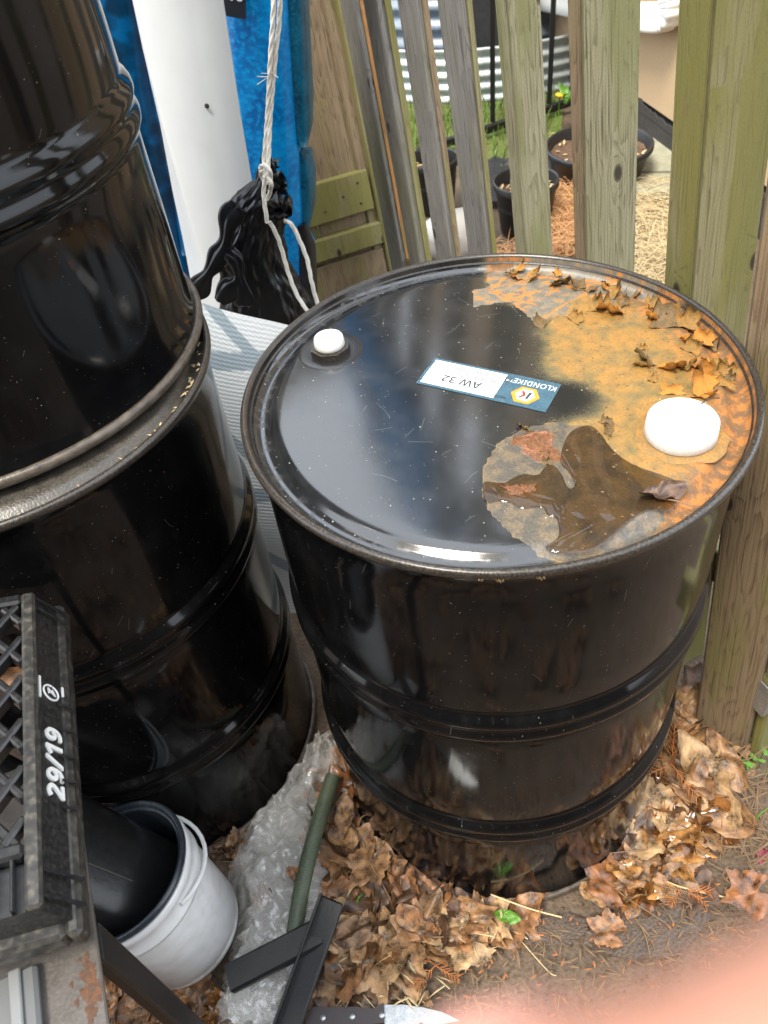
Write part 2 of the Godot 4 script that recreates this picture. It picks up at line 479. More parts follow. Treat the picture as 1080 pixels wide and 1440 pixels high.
# glossy black enamel with specks, wiped dust and a few rust chips
func enamel(seed_: int, specks: int) -> StandardMaterial3D:
	var s := 1024
	var d := noise_bytes(s, s, 0.006, seed_, 4, FastNoiseLite.TYPE_SIMPLEX_SMOOTH, true)
	var f := noise_bytes(s, s, 0.09, seed_ + 1, 3, FastNoiseLite.TYPE_SIMPLEX_SMOOTH, true)
	var rgb := PackedByteArray(); rgb.resize(s * s * 3)
	var rough := PackedByteArray(); rough.resize(s * s)
	for i in s * s:
		var dust := smooth(0.42, 0.88, d[i] / 255.0) * (0.3 + 0.7 * f[i] / 255.0)
		var l := 0.042 + 0.035 * dust
		rgb[i * 3] = int(l * 255); rgb[i * 3 + 1] = int(l * 1.01 * 255); rgb[i * 3 + 2] = int(l * 1.05 * 255)
		rough[i] = int((0.075 + 0.12 * dust + 0.02 * f[i] / 255.0) * 255)
	for k in specks:
		var i := rng.randi_range(0, s * s - s - 2)
		var l := rng.randi_range(70, 170)
		var rusty := rng.randf() < 0.15
		for o in ([0, 1, s] if rng.randf() < 0.2 else [0]):
			rgb[(i + o) * 3] = l; rgb[(i + o) * 3 + 1] = int(l * (0.62 if rusty else 0.97)); rgb[(i + o) * 3 + 2] = int(l * (0.35 if rusty else 0.9))
			rough[i + o] = 190
	for k in 26:
		var x := rng.randf() * s
		var y := rng.randf() * s
		var dir := Vector2.from_angle(rng.randf_range(0.9, 2.4))
		for j in rng.randi_range(6, 34):
			x += dir.x; y += dir.y
			var i := (int(y) % s) * s + int(x) % s
			for ch in 3:
				rgb[i * 3 + ch] = mini(rgb[i * 3 + ch] + 60, 255)
	var m := StandardMaterial3D.new()
	m.albedo_texture = texture(s, s, rgb)
	m.roughness_texture = grey_texture(s, s, rough)
	m.roughness = 1.0
	m.metallic_specular = 0.38
	return m

func mottled(size: int, freq: float, seed_: int, a: Color, b: Color, c: Color, rough: float, bump := 0.0, scale := 4.0, contrast := 1.6) -> StandardMaterial3D:
	var n := noise_bytes(size, size, freq, seed_, 5, FastNoiseLite.TYPE_SIMPLEX_SMOOTH, true)
	var f := noise_bytes(size, size, freq * 7.0, seed_ + 1, 4, FastNoiseLite.TYPE_SIMPLEX_SMOOTH, true)
	var rgb := PackedByteArray(); rgb.resize(size * size * 3)
	var hb := PackedByteArray(); hb.resize(size * size)
	for i in size * size:
		var t := clampf((n[i] / 255.0 - 0.5) * contrast + 0.5, 0.0, 1.0)
		var g := clampf((f[i] / 255.0 - 0.5) * contrast + 0.5, 0.0, 1.0)
		var q := a.lerp(b, t).lerp(c, g * g * 0.8)
		rgb[i * 3] = int(q.r * 255); rgb[i * 3 + 1] = int(q.g * 255); rgb[i * 3 + 2] = int(q.b * 255)
		hb[i] = int(clampf(t * 0.4 + g * 0.6, 0, 1) * 255)
	var m := StandardMaterial3D.new()
	m.albedo_texture = texture(size, size, rgb)
	m.roughness = rough
	m.uv1_triplanar = true
	m.uv1_world_triplanar = true
	m.uv1_scale = Vector3.ONE * scale
	if bump > 0.0:
		m.heightmap_enabled = true
		m.heightmap_texture = grey_texture(size, size, hb)
		m.heightmap_scale = bump
	return m

# milky film with rows of small grey dashes, too fine to read
func film_print() -> StandardMaterial3D:
	var w := 512
	var h := 512
	var im := Image.create(w, h, false, Image.FORMAT_RGB8)
	im.fill(Color(0.80, 0.79, 0.75))
	for row in 30:
		var y := 20 + row * 16
		if row % 9 > 5: continue
		var x := 30
		while x < w - 40:
			var l := rng.randi_range(3, 12)
			im.fill_rect(Rect2i(x, y, l, 5), Color(0.36, 0.37, 0.38))
			x += l + rng.randi_range(3, 7)
	var m := StandardMaterial3D.new()
	m.albedo_texture = ImageTexture.create_from_image(im)
	m.albedo_color = Color(1, 1, 1, 0.38)
	m.transparency = BaseMaterial3D.TRANSPARENCY_ALPHA
	m.roughness = 0.3
	return m

var M := {}

func make_materials() -> void:
	M.enamel = enamel(21, 900)
	M.enamel_b = enamel(31, 1100)
	M.green_wood = wood(41, Color(0.53, 0.51, 0.41), Color(0.31, 0.29, 0.20), Color(0.42, 0.425, 0.26), 0.35, [Vector2(0.55, 0.10), Vector2(0.25, 0.21), Vector2(0.45, 0.43), Vector2(0.6, 0.62), Vector2(0.3, 0.84)])
	M.olive_wood = wood(45, Color(0.49, 0.465, 0.34), Color(0.33, 0.305, 0.18), Color(0.42, 0.405, 0.18), 0.62, [Vector2(0.6, 0.4), Vector2(0.35, 0.8)])
	M.grey_wood = wood(49, Color(0.47, 0.455, 0.43), Color(0.26, 0.25, 0.245), Color(0.40, 0.40, 0.30), 0.1, [Vector2(0.4, 0.33), Vector2(0.6, 0.75)])
	M.brown_wood = wood(53, Color(0.50, 0.43, 0.33), Color(0.30, 0.24, 0.17), Color(0.44, 0.42, 0.25), 0.1, [Vector2(0.45, 0.6)])
	M.fresh_wood = wood(57, Color(0.66, 0.47, 0.27), Color(0.48, 0.31, 0.17), Color(0.50, 0.44, 0.25), 0.12, [])
	M.soil = mottled(512, 0.012, 61, Color(0.325, 0.265, 0.205), Color(0.40, 0.335, 0.265), Color(0.27, 0.215, 0.165), 0.75, 0.3, 2.2)
	M.wet_soil = mottled(256, 0.03, 63, Color(0.26, 0.205, 0.155), Color(0.32, 0.255, 0.195), Color(0.22, 0.175, 0.135), 0.4, 0.12, 3.0)
	M.black_plastic = mottled(256, 0.02, 65, Color(0.085, 0.088, 0.095), Color(0.12, 0.12, 0.125), Color(0.20, 0.195, 0.185), 0.42, 0.04, 5.0)
	M.crate = mottled(512, 0.014, 67, Color(0.085, 0.085, 0.09), Color(0.12, 0.12, 0.124), Color(0.20, 0.197, 0.19), 0.3, 0.0, 2.2, 1.8)
	M.crate_dirty = mottled(512, 0.02, 68, Color(0.10, 0.10, 0.10), Color(0.15, 0.147, 0.14), Color(0.40, 0.375, 0.325), 0.4, 0.0, 1.3, 1.7)
	M.white_plastic = mottled(256, 0.01, 69, Color(0.88, 0.88, 0.87), Color(0.86, 0.86, 0.85), Color(0.80, 0.79, 0.75), 0.35, 0.0, 3.0, 1.0)
	M.bucket = mottled(256, 0.01, 70, Color(0.90, 0.90, 0.90), Color(0.86, 0.865, 0.87), Color(0.76, 0.75, 0.71), 0.3, 0.0, 2.0, 1.0)
	M.white_board = mottled(256, 0.006, 71, Color(0.80, 0.81, 0.81), Color(0.785, 0.795, 0.80), Color(0.77, 0.775, 0.77), 0.3, 0.0, 1.2, 0.8)
	M.steel = mottled(512, 0.02, 72, Color(0.29, 0.27, 0.25), Color(0.235, 0.215, 0.195), Color(0.33, 0.305, 0.275), 0.5, 0.02, 3.0)
	M.black_steel = mottled(256, 0.02, 73, Color(0.05, 0.052, 0.058), Color(0.075, 0.075, 0.08), Color(0.12, 0.115, 0.11), 0.42, 0.03, 5.0)
	M.galvanized = mottled(256, 0.03, 74, Color(0.62, 0.64, 0.65), Color(0.72, 0.73, 0.74), Color(0.52, 0.54, 0.55), 0.38, 0.0, 6.0)
	M.galvanized.metallic = 0.75
	M.zinc = mottled(256, 0.012, 75, Color(0.60, 0.63, 0.63), Color(0.72, 0.74, 0.73), Color(0.50, 0.53, 0.52), 0.4, 0.0, 2.0)
	M.zinc.metallic = 0.3
	M.blue_zinc = mottled(256, 0.012, 76, Color(0.40, 0.45, 0.50), Color(0.50, 0.55, 0.60), Color(0.34, 0.38, 0.42), 0.4, 0.0, 2.0)
	M.stucco = mottled(512, 0.05, 77, Color(0.68, 0.58, 0.45), Color(0.72, 0.62, 0.49), Color(0.60, 0.50, 0.38), 0.9, 0.15, 2.5, 1.0)
	M.tar = mottled(256, 0.03, 78, Color(0.13, 0.125, 0.12), Color(0.18, 0.17, 0.165), Color(0.34, 0.32, 0.29), 0.8, 0.3, 4.0)
	M.paving = mottled(256, 0.02, 79, Color(0.55, 0.54, 0.47), Color(0.62, 0.60, 0.52), Color(0.46, 0.47, 0.36), 0.85, 0.1, 3.0)
	M.blue = mottled(512, 0.012, 80, Color(0.0, 0.37, 0.63), Color(0.01, 0.54, 0.80), Color(0.03, 0.62, 0.86), 0.28, 0.08, 1.5, 2.2)
	M.dark_blue = mottled(512, 0.006, 81, Color(0.04, 0.16, 0.25), Color(0.03, 0.31, 0.48), Color(0.02, 0.34, 0.54), 0.14, 0.0, 0.7, 2.6)
	M.teal = mottled(256, 0.02, 82, Color(0.03, 0.24, 0.34), Color(0.06, 0.36, 0.47), Color(0.10, 0.42, 0.50), 0.3, 0.05, 2.6, 2.0)
	M.rubber = mottled(256, 0.02, 83, Color(0.11, 0.11, 0.12), Color(0.16, 0.16, 0.17), Color(0.22, 0.22, 0.23), 0.45, 0.02, 4.0)
	M.bag = mottled(512, 0.02, 79, Color(0.085, 0.086, 0.092), Color(0.10, 0.101, 0.107), Color(0.115, 0.115, 0.12), 0.3, 0.0, 3.0, 2.4)
	M.rope = mottled(128, 0.06, 84, Color(0.84, 0.82, 0.77), Color(0.88, 0.86, 0.82), Color(0.76, 0.72, 0.64), 0.9, 0.0, 12.0)
	M.hose = mottled(128, 0.03, 85, Color(0.22, 0.27, 0.20), Color(0.30, 0.34, 0.26), Color(0.36, 0.36, 0.29), 0.5, 0.0, 6.0)
	M.rim = mottled(512, 0.016, 86, Color(0.10, 0.10, 0.105), Color(0.15, 0.145, 0.14), Color(0.36, 0.30, 0.23), 0.3, 0.02, 5.0, 2.0)
	M.bead = mottled(512, 0.018, 87, Color(0.16, 0.157, 0.152), Color(0.34, 0.325, 0.30), Color(0.40, 0.31, 0.22), 0.34, 0.03, 5.0, 2.4)
	M.straw = col(Color(0.74, 0.66, 0.50), 0.8)
	M.needles = col(Color(0.76, 0.57, 0.38), 0.8)
	M.twig = col(Color(0.46, 0.37, 0.27), 0.85)
	M.sprig = col(Color(0.64, 0.40, 0.22), 0.8)
	M.grass = col(Color(0.33, 0.43, 0.15), 0.6)
	M.grass.vertex_color_use_as_albedo = true
	M.shed_a = mottled(256, 0.01, 140, Color(0.22, 0.17, 0.13), Color(0.28, 0.22, 0.17), Color(0.17, 0.13, 0.10), 0.8, 0.0, 1.5)
	M.shed_b = col(Color(0.18, 0.14, 0.11), 0.8)
	M.black_gloss = mottled(128, 0.03, 141, Color(0.10, 0.102, 0.106), Color(0.12, 0.12, 0.122), Color(0.18, 0.17, 0.16), 0.25, 0.0, 8.0)
	M.cap = mottled(128, 0.03, 142, Color(0.84, 0.84, 0.825), Color(0.86, 0.86, 0.85), Color(0.74, 0.73, 0.69), 0.35, 0.0, 10.0, 1.0)
	M.crust = mottled(256, 0.04, 110, Color(0.36, 0.21, 0.11), Color(0.55, 0.33, 0.16), Color(0.46, 0.37, 0.27), 0.5, 0.25, 12.0, 2.2)
	M.crate_wall = mottled(512, 0.02, 66, Color(0.075, 0.075, 0.078), Color(0.10, 0.10, 0.10), Color(0.30, 0.28, 0.25), 0.42, 0.0, 2.5, 1.7)
	M.pot = mottled(256, 0.012, 64, Color(0.05, 0.05, 0.053), Color(0.07, 0.07, 0.072), Color(0.12, 0.118, 0.114), 0.3, 0.02, 4.0)
	M.film = col(Color(0.97, 0.96, 0.93, 0.26), 0.06)
	M.film.metallic_specular = 0.7
	M.film.transparency = BaseMaterial3D.TRANSPARENCY_ALPHA
	M.film_print = film_print()
	M.leaf_green = col(Color(0.30, 0.46, 0.12), 0.45)

# ---------------------------------------------------------------- drums
func hoop(r: float, y: float, amount := 1.0) -> Array:
	var out := []
	for q in [[0.040, 0.0], [0.035, -0.0006], [0.030, -0.001], [0.027, 0.0008], [0.022, 0.0050], [0.017, 0.0076], [0.012, 0.0082], [0.007, 0.0066], [0.003, 0.0046], [0.0, 0.0040], [-0.003, 0.0046], [-0.007, 0.0066], [-0.012, 0.0082], [-0.017, 0.0076], [-0.022, 0.0050], [-0.027, 0.0008], [-0.030, -0.001], [-0.035, -0.0006], [-0.040, 0.0]]:
		out.append(Vector2(r + q[1] * amount, y + q[0]))
	return out

func drum_body() -> Mesh:
	var st := begin()
	var prof := [Vector2(0.291, 0.866), Vector2(0.2885, 0.858), Vector2(0.2868, 0.85)]
	for y in [0.82, 0.78, 0.74, 0.70, 0.66]:
		prof.append(Vector2(0.2868, y))
	prof.append_array(hoop(0.2868, 0.577))
	for y in [0.52, 0.48, 0.44, 0.40, 0.36]:
		prof.append(Vector2(0.2868, y))
	prof.append_array(hoop(0.2868, 0.277))
	for y in [0.22, 0.18, 0.14, 0.09, 0.05]:
		prof.append(Vector2(0.2868, y))
	prof.append_array([Vector2(0.2875, 0.03), Vector2(0.2895, 0.02), Vector2(0.291, 0.014)])
	lathe(st, prof, 160, Transform3D(), 0.0006)
	st.generate_normals()
	return st.commit()

func bead(y: float, up: bool) -> Mesh:
	var st := begin()
	var s := 1.0 if up else -1.0
	var prof := []
	for q in [[0.2868, -0.010], [0.2900, -0.0125], [0.2945, -0.0135], [0.2975, -0.0115], [0.2990, -0.0075], [0.2988, -0.0035], [0.2972, -0.0008], [0.2945, 0.0], [0.2918, -0.0008], [0.2902, -0.004], [0.2893, -0.0085], [0.2868, -0.011]]:
		prof.append(Vector2(q[0], y + s * q[1]))
	lathe(st, prof, 160)
	st.generate_normals()
	return st.commit()

func drum_top() -> Mesh:
	var st := begin()
	var prof := [Vector2(0.0, 0.8686)]
	for r in [0.04, 0.08, 0.12, 0.16, 0.20, 0.235, 0.25]:
		prof.append(Vector2(r, 0.8686 - 0.0004 * pow(r / 0.25, 4.0)))
	for q in [[0.258, 0.8678], [0.2625, 0.8655], [0.266, 0.8620], [0.270, 0.8600], [0.276, 0.8595], [0.282, 0.8605], [0.286, 0.8635], [0.2882, 0.8685], [0.2893, 0.8730], [0.2902, 0.8765]]:
		prof.append(Vector2(q[0], q[1]))
	lathe(st, prof, 160, Transform3D(), 0.0, true, 0.6)
	st.generate_normals()
	return st.commit()

func drum_bottom() -> Mesh:
	var st := begin()
	lathe(st, [Vector2(0.289, 0.016), Vector2(0.27, 0.012), Vector2(0.0, 0.012)], 96)
	st.generate_normals()
	return st.commit()

func make_drum(label: String, at: Vector3, turn: float, body_m: Material, top_m: Material) -> Node3D:
	var d := thing("oil_drum", label, "drum", "", at)
	d.rotation.y = turn
	put("body", M.body_mesh, body_m, d)
	put("rim", M.top_bead, M.rim, d)
	put("lid", M.top_mesh, top_m, d)
	put("bottom_rim", M.low_bead, M.bead, d)
	put("bottom", M.bottom_mesh, body_m, d)
	return d

func round_cap(parent: Node3D, at: Vector3, r: float, h: float, ring: bool) -> void:
	var st := begin()
	var e := 0.0022
	var prof := [Vector2(0.0, h - 0.0006)]
	if ring:
		prof.append_array([Vector2(r * 0.86, h - 0.0006), Vector2(r * 0.88, h - 0.0014), Vector2(r * 0.90, h - 0.0002)])
	prof.append_array([Vector2(r - e, h), Vector2(r - e * 0.4, h - e * 0.35), Vector2(r, h - e), Vector2(r + 0.0008, h * 0.45), Vector2(r + 0.0012, 0.0015), Vector2(r, 0.0)])
	lathe(st, prof, 64, Transform3D(Basis(), at))
	part("cap", st, M.cap, parent)

func curled(st: SurfaceTool, at: Vector3, size: float, long: float, turn: float, curl: float, tilt: float) -> void:
	# a scab of paint that has let go: one edge lies down, the other rolls up; torn outline
	var b := Basis(Vector3.UP, turn) * Basis(Vector3(0, 0, 1), tilt)
	var rows := []
	var seed_f := rng.randf() * 9.0
	for i in 8:
		var t := float(i) / 7.0
		var row := []
		for j in 7:
			var w := (float(j) / 6.0 - 0.5)
			var a := curl * t * t
			var tear := 1.0 + 0.22 * sin(w * 13.0 + seed_f) + 0.15 * sin(w * 29.0 + seed_f * 2.0)
			var half := long * (1.0 - 0.45 * t * (0.6 + 0.4 * sin(seed_f * 3.0))) * (1.0 + 0.15 * sin(t * 9.0 + seed_f))
			var p := Vector3(size * tear * (sin(a) / maxf(curl * t, 0.05) if curl > 0.05 else t), size * tear * (1.0 - cos(a)) / maxf(curl * maxf(t, 0.05), 0.05), w * half)
			p.y += 0.0012 + 0.0016 * sin(w * 11.0 + t * 5.0 + seed_f)
			row.append(at + b * p)
		rows.append(row)
	grid(st, rows)

# ---------------------------------------------------------------- leaves
func leaf_texture(seed_: int) -> ImageTexture:
	var s := 256
	var n := noise_bytes(s, s, 0.02, seed_, 4)
	var f := noise_bytes(s, s, 0.12, seed_ + 1, 3)
	var rgb := PackedByteArray(); rgb.resize(s * s * 3)
	for y in s:
		for x in s:
			var i := y * s + x
			var p := Vector2(float(x) / s - 0.5, float(y) / s - 0.18)
			var vein := 0.0
			for a in [0.0, 0.72, -0.72, 1.5, -1.5]:
				var d := Vector2(sin(a), cos(a))
				var along := p.dot(d)
				if along > 0.0:
					var off := absf(p.dot(d.orthogonal()))
					vein = maxf(vein, 1.0 - off / (0.011 * (1.2 - along)))
					var side := fposmod(along * 11.0 - off * 9.0, 1.0)
					if off < 0.16 * (along + 0.2):
						vein = maxf(vein, (1.0 - minf(side, 1.0 - side) / 0.07) * 0.55)
			var l := 0.74 + 0.30 * (n[i] / 255.0 - 0.5) * 1.9 + 0.16 * (f[i] / 255.0 - 0.5)
			l += 0.16 * clampf(vein, 0.0, 1.0)
			if n[i] < 80 and f[i] < 110:
				l *= 0.72
			rgb[i * 3] = int(clampf(l * 1.05, 0, 1) * 255); rgb[i * 3 + 1] = int(clampf(l, 0, 1) * 255); rgb[i * 3 + 2] = int(clampf(l * 0.93, 0, 1) * 255)
	return texture(s, s, rgb)

# kind 0: five pointed lobes (maple), 1: oval with a point, 2: rounded lobes (oak)
func leaf_mesh(kind: int, curl: float, crumple: float, seed_: int) -> Mesh:
	var r := RandomNumberGenerator.new()
	r.seed = seed_
	var n := 44
	var f1 := r.randf() * TAU
	var f2 := r.randf() * TAU
	var bend_axis := r.randf_range(-0.6, 0.6)
	var st := begin()
	var rings := 5
	var rows := []
	var uvs := []
	for k in rings + 1:
		var row := []
		var uv := []
		for j in n:
			var a := TAU * j / n          # 0 is the tip, PI the stalk
			var rad := 0.0
			if kind == 0:
				var lobe := 0.0
				for c in [[0.0, 1.0, 0.30], [1.02, 0.88, 0.27], [-1.02, 0.88, 0.27], [2.0, 0.60, 0.27], [-2.0, 0.60, 0.27]]:
					var da := absf(angle_difference(a, c[0]))
					lobe = maxf(lobe, c[1] * (1.0 - 0.42 * pow(minf(da / (c[2] * 1.9), 1.0), 0.8)))
				rad = lobe * 0.52 * (1.0 + 0.07 * sin(a * 19.0 + f1))
				if absf(angle_difference(a, PI)) < 0.35: rad = 0.07
			elif kind == 1:
				var x := sin(a); var y := cos(a)
				rad = 0.5 / sqrt(x * x / 0.20 + y * y) * (1.0 + 0.03 * sin(a * 23.0))
			else:
				var x := sin(a); var y := cos(a)
				rad = 0.5 / sqrt(x * x / 0.30 + y * y) * (1.0 + 0.26 * sin(absf(angle_difference(a, 0.0)) * 8.0 + 0.9))
			rad *= float(k) / rings
			var p := Vector2(sin(a) * rad, cos(a) * rad + 0.0)
			uv.append(Vector2(p.x + 0.5, p.y * 0.8 + 0.55))
			# crumpled sheet, curled about an axis
			var h := crumple * (0.06 * sin(p.x * 17.0 + f1) * cos(p.y * 13.0 + f2) + 0.035 * sin(p.x * 31.0 + p.y * 23.0 + f2) + 0.10 * absf(p.x)) 
			h += crumple * 0.05 * sin(a * 5.0 + f1) * pow(float(k) / rings, 2.0)
			var q := p.rotated(bend_axis)
			var ang := q.x * curl
			var bx := sin(ang) / curl if absf(curl) > 0.05 else q.x
			var by := (1.0 - cos(ang)) / curl if absf(curl) > 0.05 else 0.0
			var o := Vector2(bx, q.y).rotated(-bend_axis)
			var tipc := q.y * q.y * 0.5 * crumple * (0.6 if f2 > 3.0 else -0.3)
			row.append(Vector3(o.x, h + by + tipc, -o.y))
		rows.append(row)
		uvs.append(uv)
	grid(st, rows, true, uvs)
	st.generate_normals()
	return st.commit()

var leaf_kinds := []
var leaf_mats := []
var stalk_mesh: Mesh

func make_leaf_kit() -> void:
	for k in 18:
		var kind: int = [0, 0, 1, 2, 0, 1][k % 6]
		var flat := k % 6 == 4
		leaf_kinds.append(leaf_mesh(kind, [1.9, -2.4, 3.6, 1.1, 0.4, -1.5][k % 6] + 0.3 * (k / 6), 0.35 if flat else 0.62 + 0.12 * (k / 6), 300 + k))
	var tx := [leaf_texture(201), leaf_texture(211)]
	for c in [[0.63, 0.50, 0.37, 0.5], [0.73, 0.60, 0.45, 0.5], [0.54, 0.41, 0.29, 0.5], [0.45, 0.35, 0.27, 0.55], [0.61, 0.45, 0.31, 0.5], [0.62, 0.51, 0.41, 0.6], [0.38, 0.29, 0.23, 0.5], [0.76, 0.65, 0.51, 0.55],
			[0.58, 0.41, 0.24, 0.16], [0.46, 0.31, 0.19, 0.15], [0.68, 0.51, 0.32, 0.18], [0.58, 0.40, 0.26, 0.3]]:
		var m := StandardMaterial3D.new()
		m.albedo_color = Color(c[0], c[1], c[2])
		m.albedo_texture = tx[leaf_mats.size() % 2]
		m.roughness = c[3]
		m.backlight_enabled = true
		m.backlight = Color(c[0], c[1], c[2]) * 0.25
		leaf_mats.append(m)
	var st := begin()
	tube(st, curve_points([Vector3(0, 0, 0.1), Vector3(0.01, 0.01, 0.3), Vector3(0.05, 0.03, 0.55), Vector3(0.10, 0.02, 0.8)], 0.08), 0.011, 5, 0, 0.02, 0.0, 0.6)
	st.generate_normals()
	stalk_mesh = st.commit()

func leaf(at: Vector3, size: float, kind: int, mat_i: int, turn: float, tilt: Vector2, label: String, group := "", stalk := false) -> Node3D:
	var o: Node3D
	if stalk:
		o = thing("dead_leaf", label, "leaf", group)
		put("blade", leaf_kinds[kind], leaf_mats[mat_i], o)
		put("stalk", stalk_mesh, M.twig, o)
	else:
		o = put("dead_leaf", leaf_kinds[kind], leaf_mats[mat_i])
		tag(o, label, "leaf", group)
	o.transform = Transform3D((Basis(Vector3.UP, turn) * Basis(Vector3.RIGHT, tilt.x) * Basis(Vector3.BACK, tilt.y)).scaled_local(Vector3.ONE * size), at)
	return o

func inside(poly: PackedVector2Array) -> Vector2:
	var lo := poly[0]
	var hi := poly[0]
	for p in poly:
		lo = lo.min(p); hi = hi.max(p)
	for k in 200:
		var q := Vector2(rng.randf_range(lo.x, hi.x), rng.randf_range(lo.y, hi.y))
		if Geometry2D.is_point_in_polygon(q, poly):
			return q
	return poly[0]

func heap(poly: PackedVector2Array, count: int, low: float, high: float, mats: Array, label: String, group: String, sizes: Vector2) -> void:
	for k in count:
		var q := inside(poly)
		if q.length() < 0.302:
			q = q.normalized() * rng.randf_range(0.305, 0.335)
		var y := rng.randf_range(low, high) * (1.0 - 0.6 * smooth(0.38, 0.50, q.length())) * lerpf(0.35, 1.0, smooth(0.30, 0.37, q.length()))
		var kind := rng.randi_range(0, 17)
		var tone: int = mats[rng.randi_range(0, mats.size() - 1)]
		var size := rng.randf_range(sizes.x, sizes.y)
		# which one: size, tone, shape, and where along the heap
		var t := float(k) / count
		var words: String = ["small", "large"][int(size > (sizes.x + sizes.y) * 0.5)] + " " + ["tan", "pale tan", "mid brown", "dark brown", "rusty brown", "grey brown", "blackish brown", "straw coloured", "wet orange brown", "wet dark brown", "wet golden brown", "red brown"][tone] + " " + ["lobed", "lobed", "oval", "wavy edged", "flat lobed", "curled oval"][kind % 6] + " leaf " + label
		leaf(Vector3(q.x, y + 0.006, q.y), size, kind, tone, rng.randf() * TAU, Vector2(rng.randfn(0.0, 0.24), rng.randfn(0.0, 0.24)), words, group, rng.randf() < 0.15)

func ground_height(x: float, z: float) -> float:
	return -0.006 + 0.004 * sin(x * 9.0 + 1.0) * cos(z * 7.0) + 0.0025 * sin(x * 31.0 + z * 17.0) + 0.0015 * sin(x * 71.0) * sin(z * 63.0)

# ---------------------------------------------------------------- lettering
func lettering(text: String, height: float, depth: float, m: Material, parent: Node3D, xf: Transform3D, bold := false, called := "lettering", slant := 0.0) -> MeshInstance3D:
	var t := TextMesh.new()
	var f := SystemFont.new()
	f.font_names = PackedStringArray(["Droid Sans"])
	if bold:
		f.font_weight = 700
	t.font = f
	t.text = text
	t.font_size = 32
	t.pixel_size = height / 23.0
	t.depth = depth
	t.horizontal_alignment = HORIZONTAL_ALIGNMENT_CENTER
	t.vertical_alignment = VERTICAL_ALIGNMENT_CENTER
	var o := put(called, t, m, parent)
	o.transform = xf
	return o

func flat(called: String, pts: PackedVector2Array, thick: float, m: Material, parent: Node3D, xf: Transform3D) -> MeshInstance3D:
	var st := begin(false)
	plate(st, pts, xf.origin, xf.basis.x, xf.basis.y, xf.basis.z * thick)
	return part(called, st, m, parent)

func rect(x0: float, y0: float, x1: float, y1: float) -> PackedVector2Array:
	return PackedVector2Array([Vector2(x0, y0), Vector2(x1, y0), Vector2(x1, y1), Vector2(x0, y1)])

func hexagon(r: float, sx := 1.0) -> PackedVector2Array:
	var out := PackedVector2Array()
	for k in 6:
		out.append(Vector2(cos(TAU * k / 6) * r * sx, sin(TAU * k / 6) * r))
	return out

# ================================================================ scene
func _ready() -> void:
	rng.seed = 20240
	# --- camera, sky, sun, exposure
	var cam := Camera3D.new()
	cam.name = "camera"
	cam.transform = Transform3D(Basis(Vector3(0.9910, -0.1001, -0.0886), Vector3(0.0062, 0.6968, -0.7173), Vector3(0.1335, 0.7103, 0.6911)), Vector3(0.0000, 1.4519, 0.7752))
	cam.fov = 65.129
	cam.near = 0.004
	cam.far = 400.0
	var at := CameraAttributesPhysical.new()
	at.frustum_focal_length = 5.7
	at.frustum_focus_distance = 1.05
	at.exposure_aperture = 1.9
	at.frustum_near = 0.004
	at.frustum_far = 400.0
	cam.attributes = at
	add_child(cam)
	cam.fov = 65.129
	var we := WorldEnvironment.new()
	we.name = "environment"
	var e := Environment.new()
	e.background_mode = Environment.BG_SKY
	var sky := Sky.new()
	var sm := ProceduralSkyMaterial.new()
	sm.sky_top_color = Color(0.90, 0.93, 0.97)
	sm.sky_horizon_color = Color(0.80, 0.83, 0.86)
	sm.sky_curve = 0.2
	sm.ground_bottom_color = Color(0.22, 0.20, 0.17)
	sm.ground_horizon_color = Color(0.45, 0.44, 0.42)
	sm.sun_angle_max = 1.0
	sky.sky_material = sm
	e.sky = sky
	e.tonemap_mode = Environment.TONE_MAPPER_LINEAR
	e.tonemap_exposure = 4.5
	e.sdfgi_enabled = true
	e.ssao_enabled = true
	e.ssil_enabled = true
	we.environment = e
	add_child(we)
	var sun := DirectionalLight3D.new()
	sun.name = "sun"
	sun.light_energy = 0.45
	sun.light_color = Color(1.0, 0.97, 0.92)
	sun.light_angular_distance = 18.0
	sun.shadow_enabled = true
	sun.transform = Transform3D().looking_at(Vector3(0.25, -1.0, -0.45), Vector3.UP)
	add_child(sun)

	make_materials()
	make_leaf_kit()
	build_ground()
	build_fence()
	build_beyond()
	build_yard_behind()
	build_clutter()
	build_drums()
	build_stand()
	build_floor_things()
	build_leaves()
	build_finger()

# ---------------------------------------------------------------- ground
func spread(dense0: float, dense1: float, step: float, lo: float, hi: float) -> Array:
	var out := []
	var x := dense0
	while x < dense1:
		out.append(x)
		x += step
	var g := step
	while out[-1] < hi:
		g *= 1.35
		out.append(minf(out[-1] + g, hi))
	g = step
	while out[0] > lo:
		g *= 1.35
		out.push_front(maxf(out[0] - g, lo))
	return out

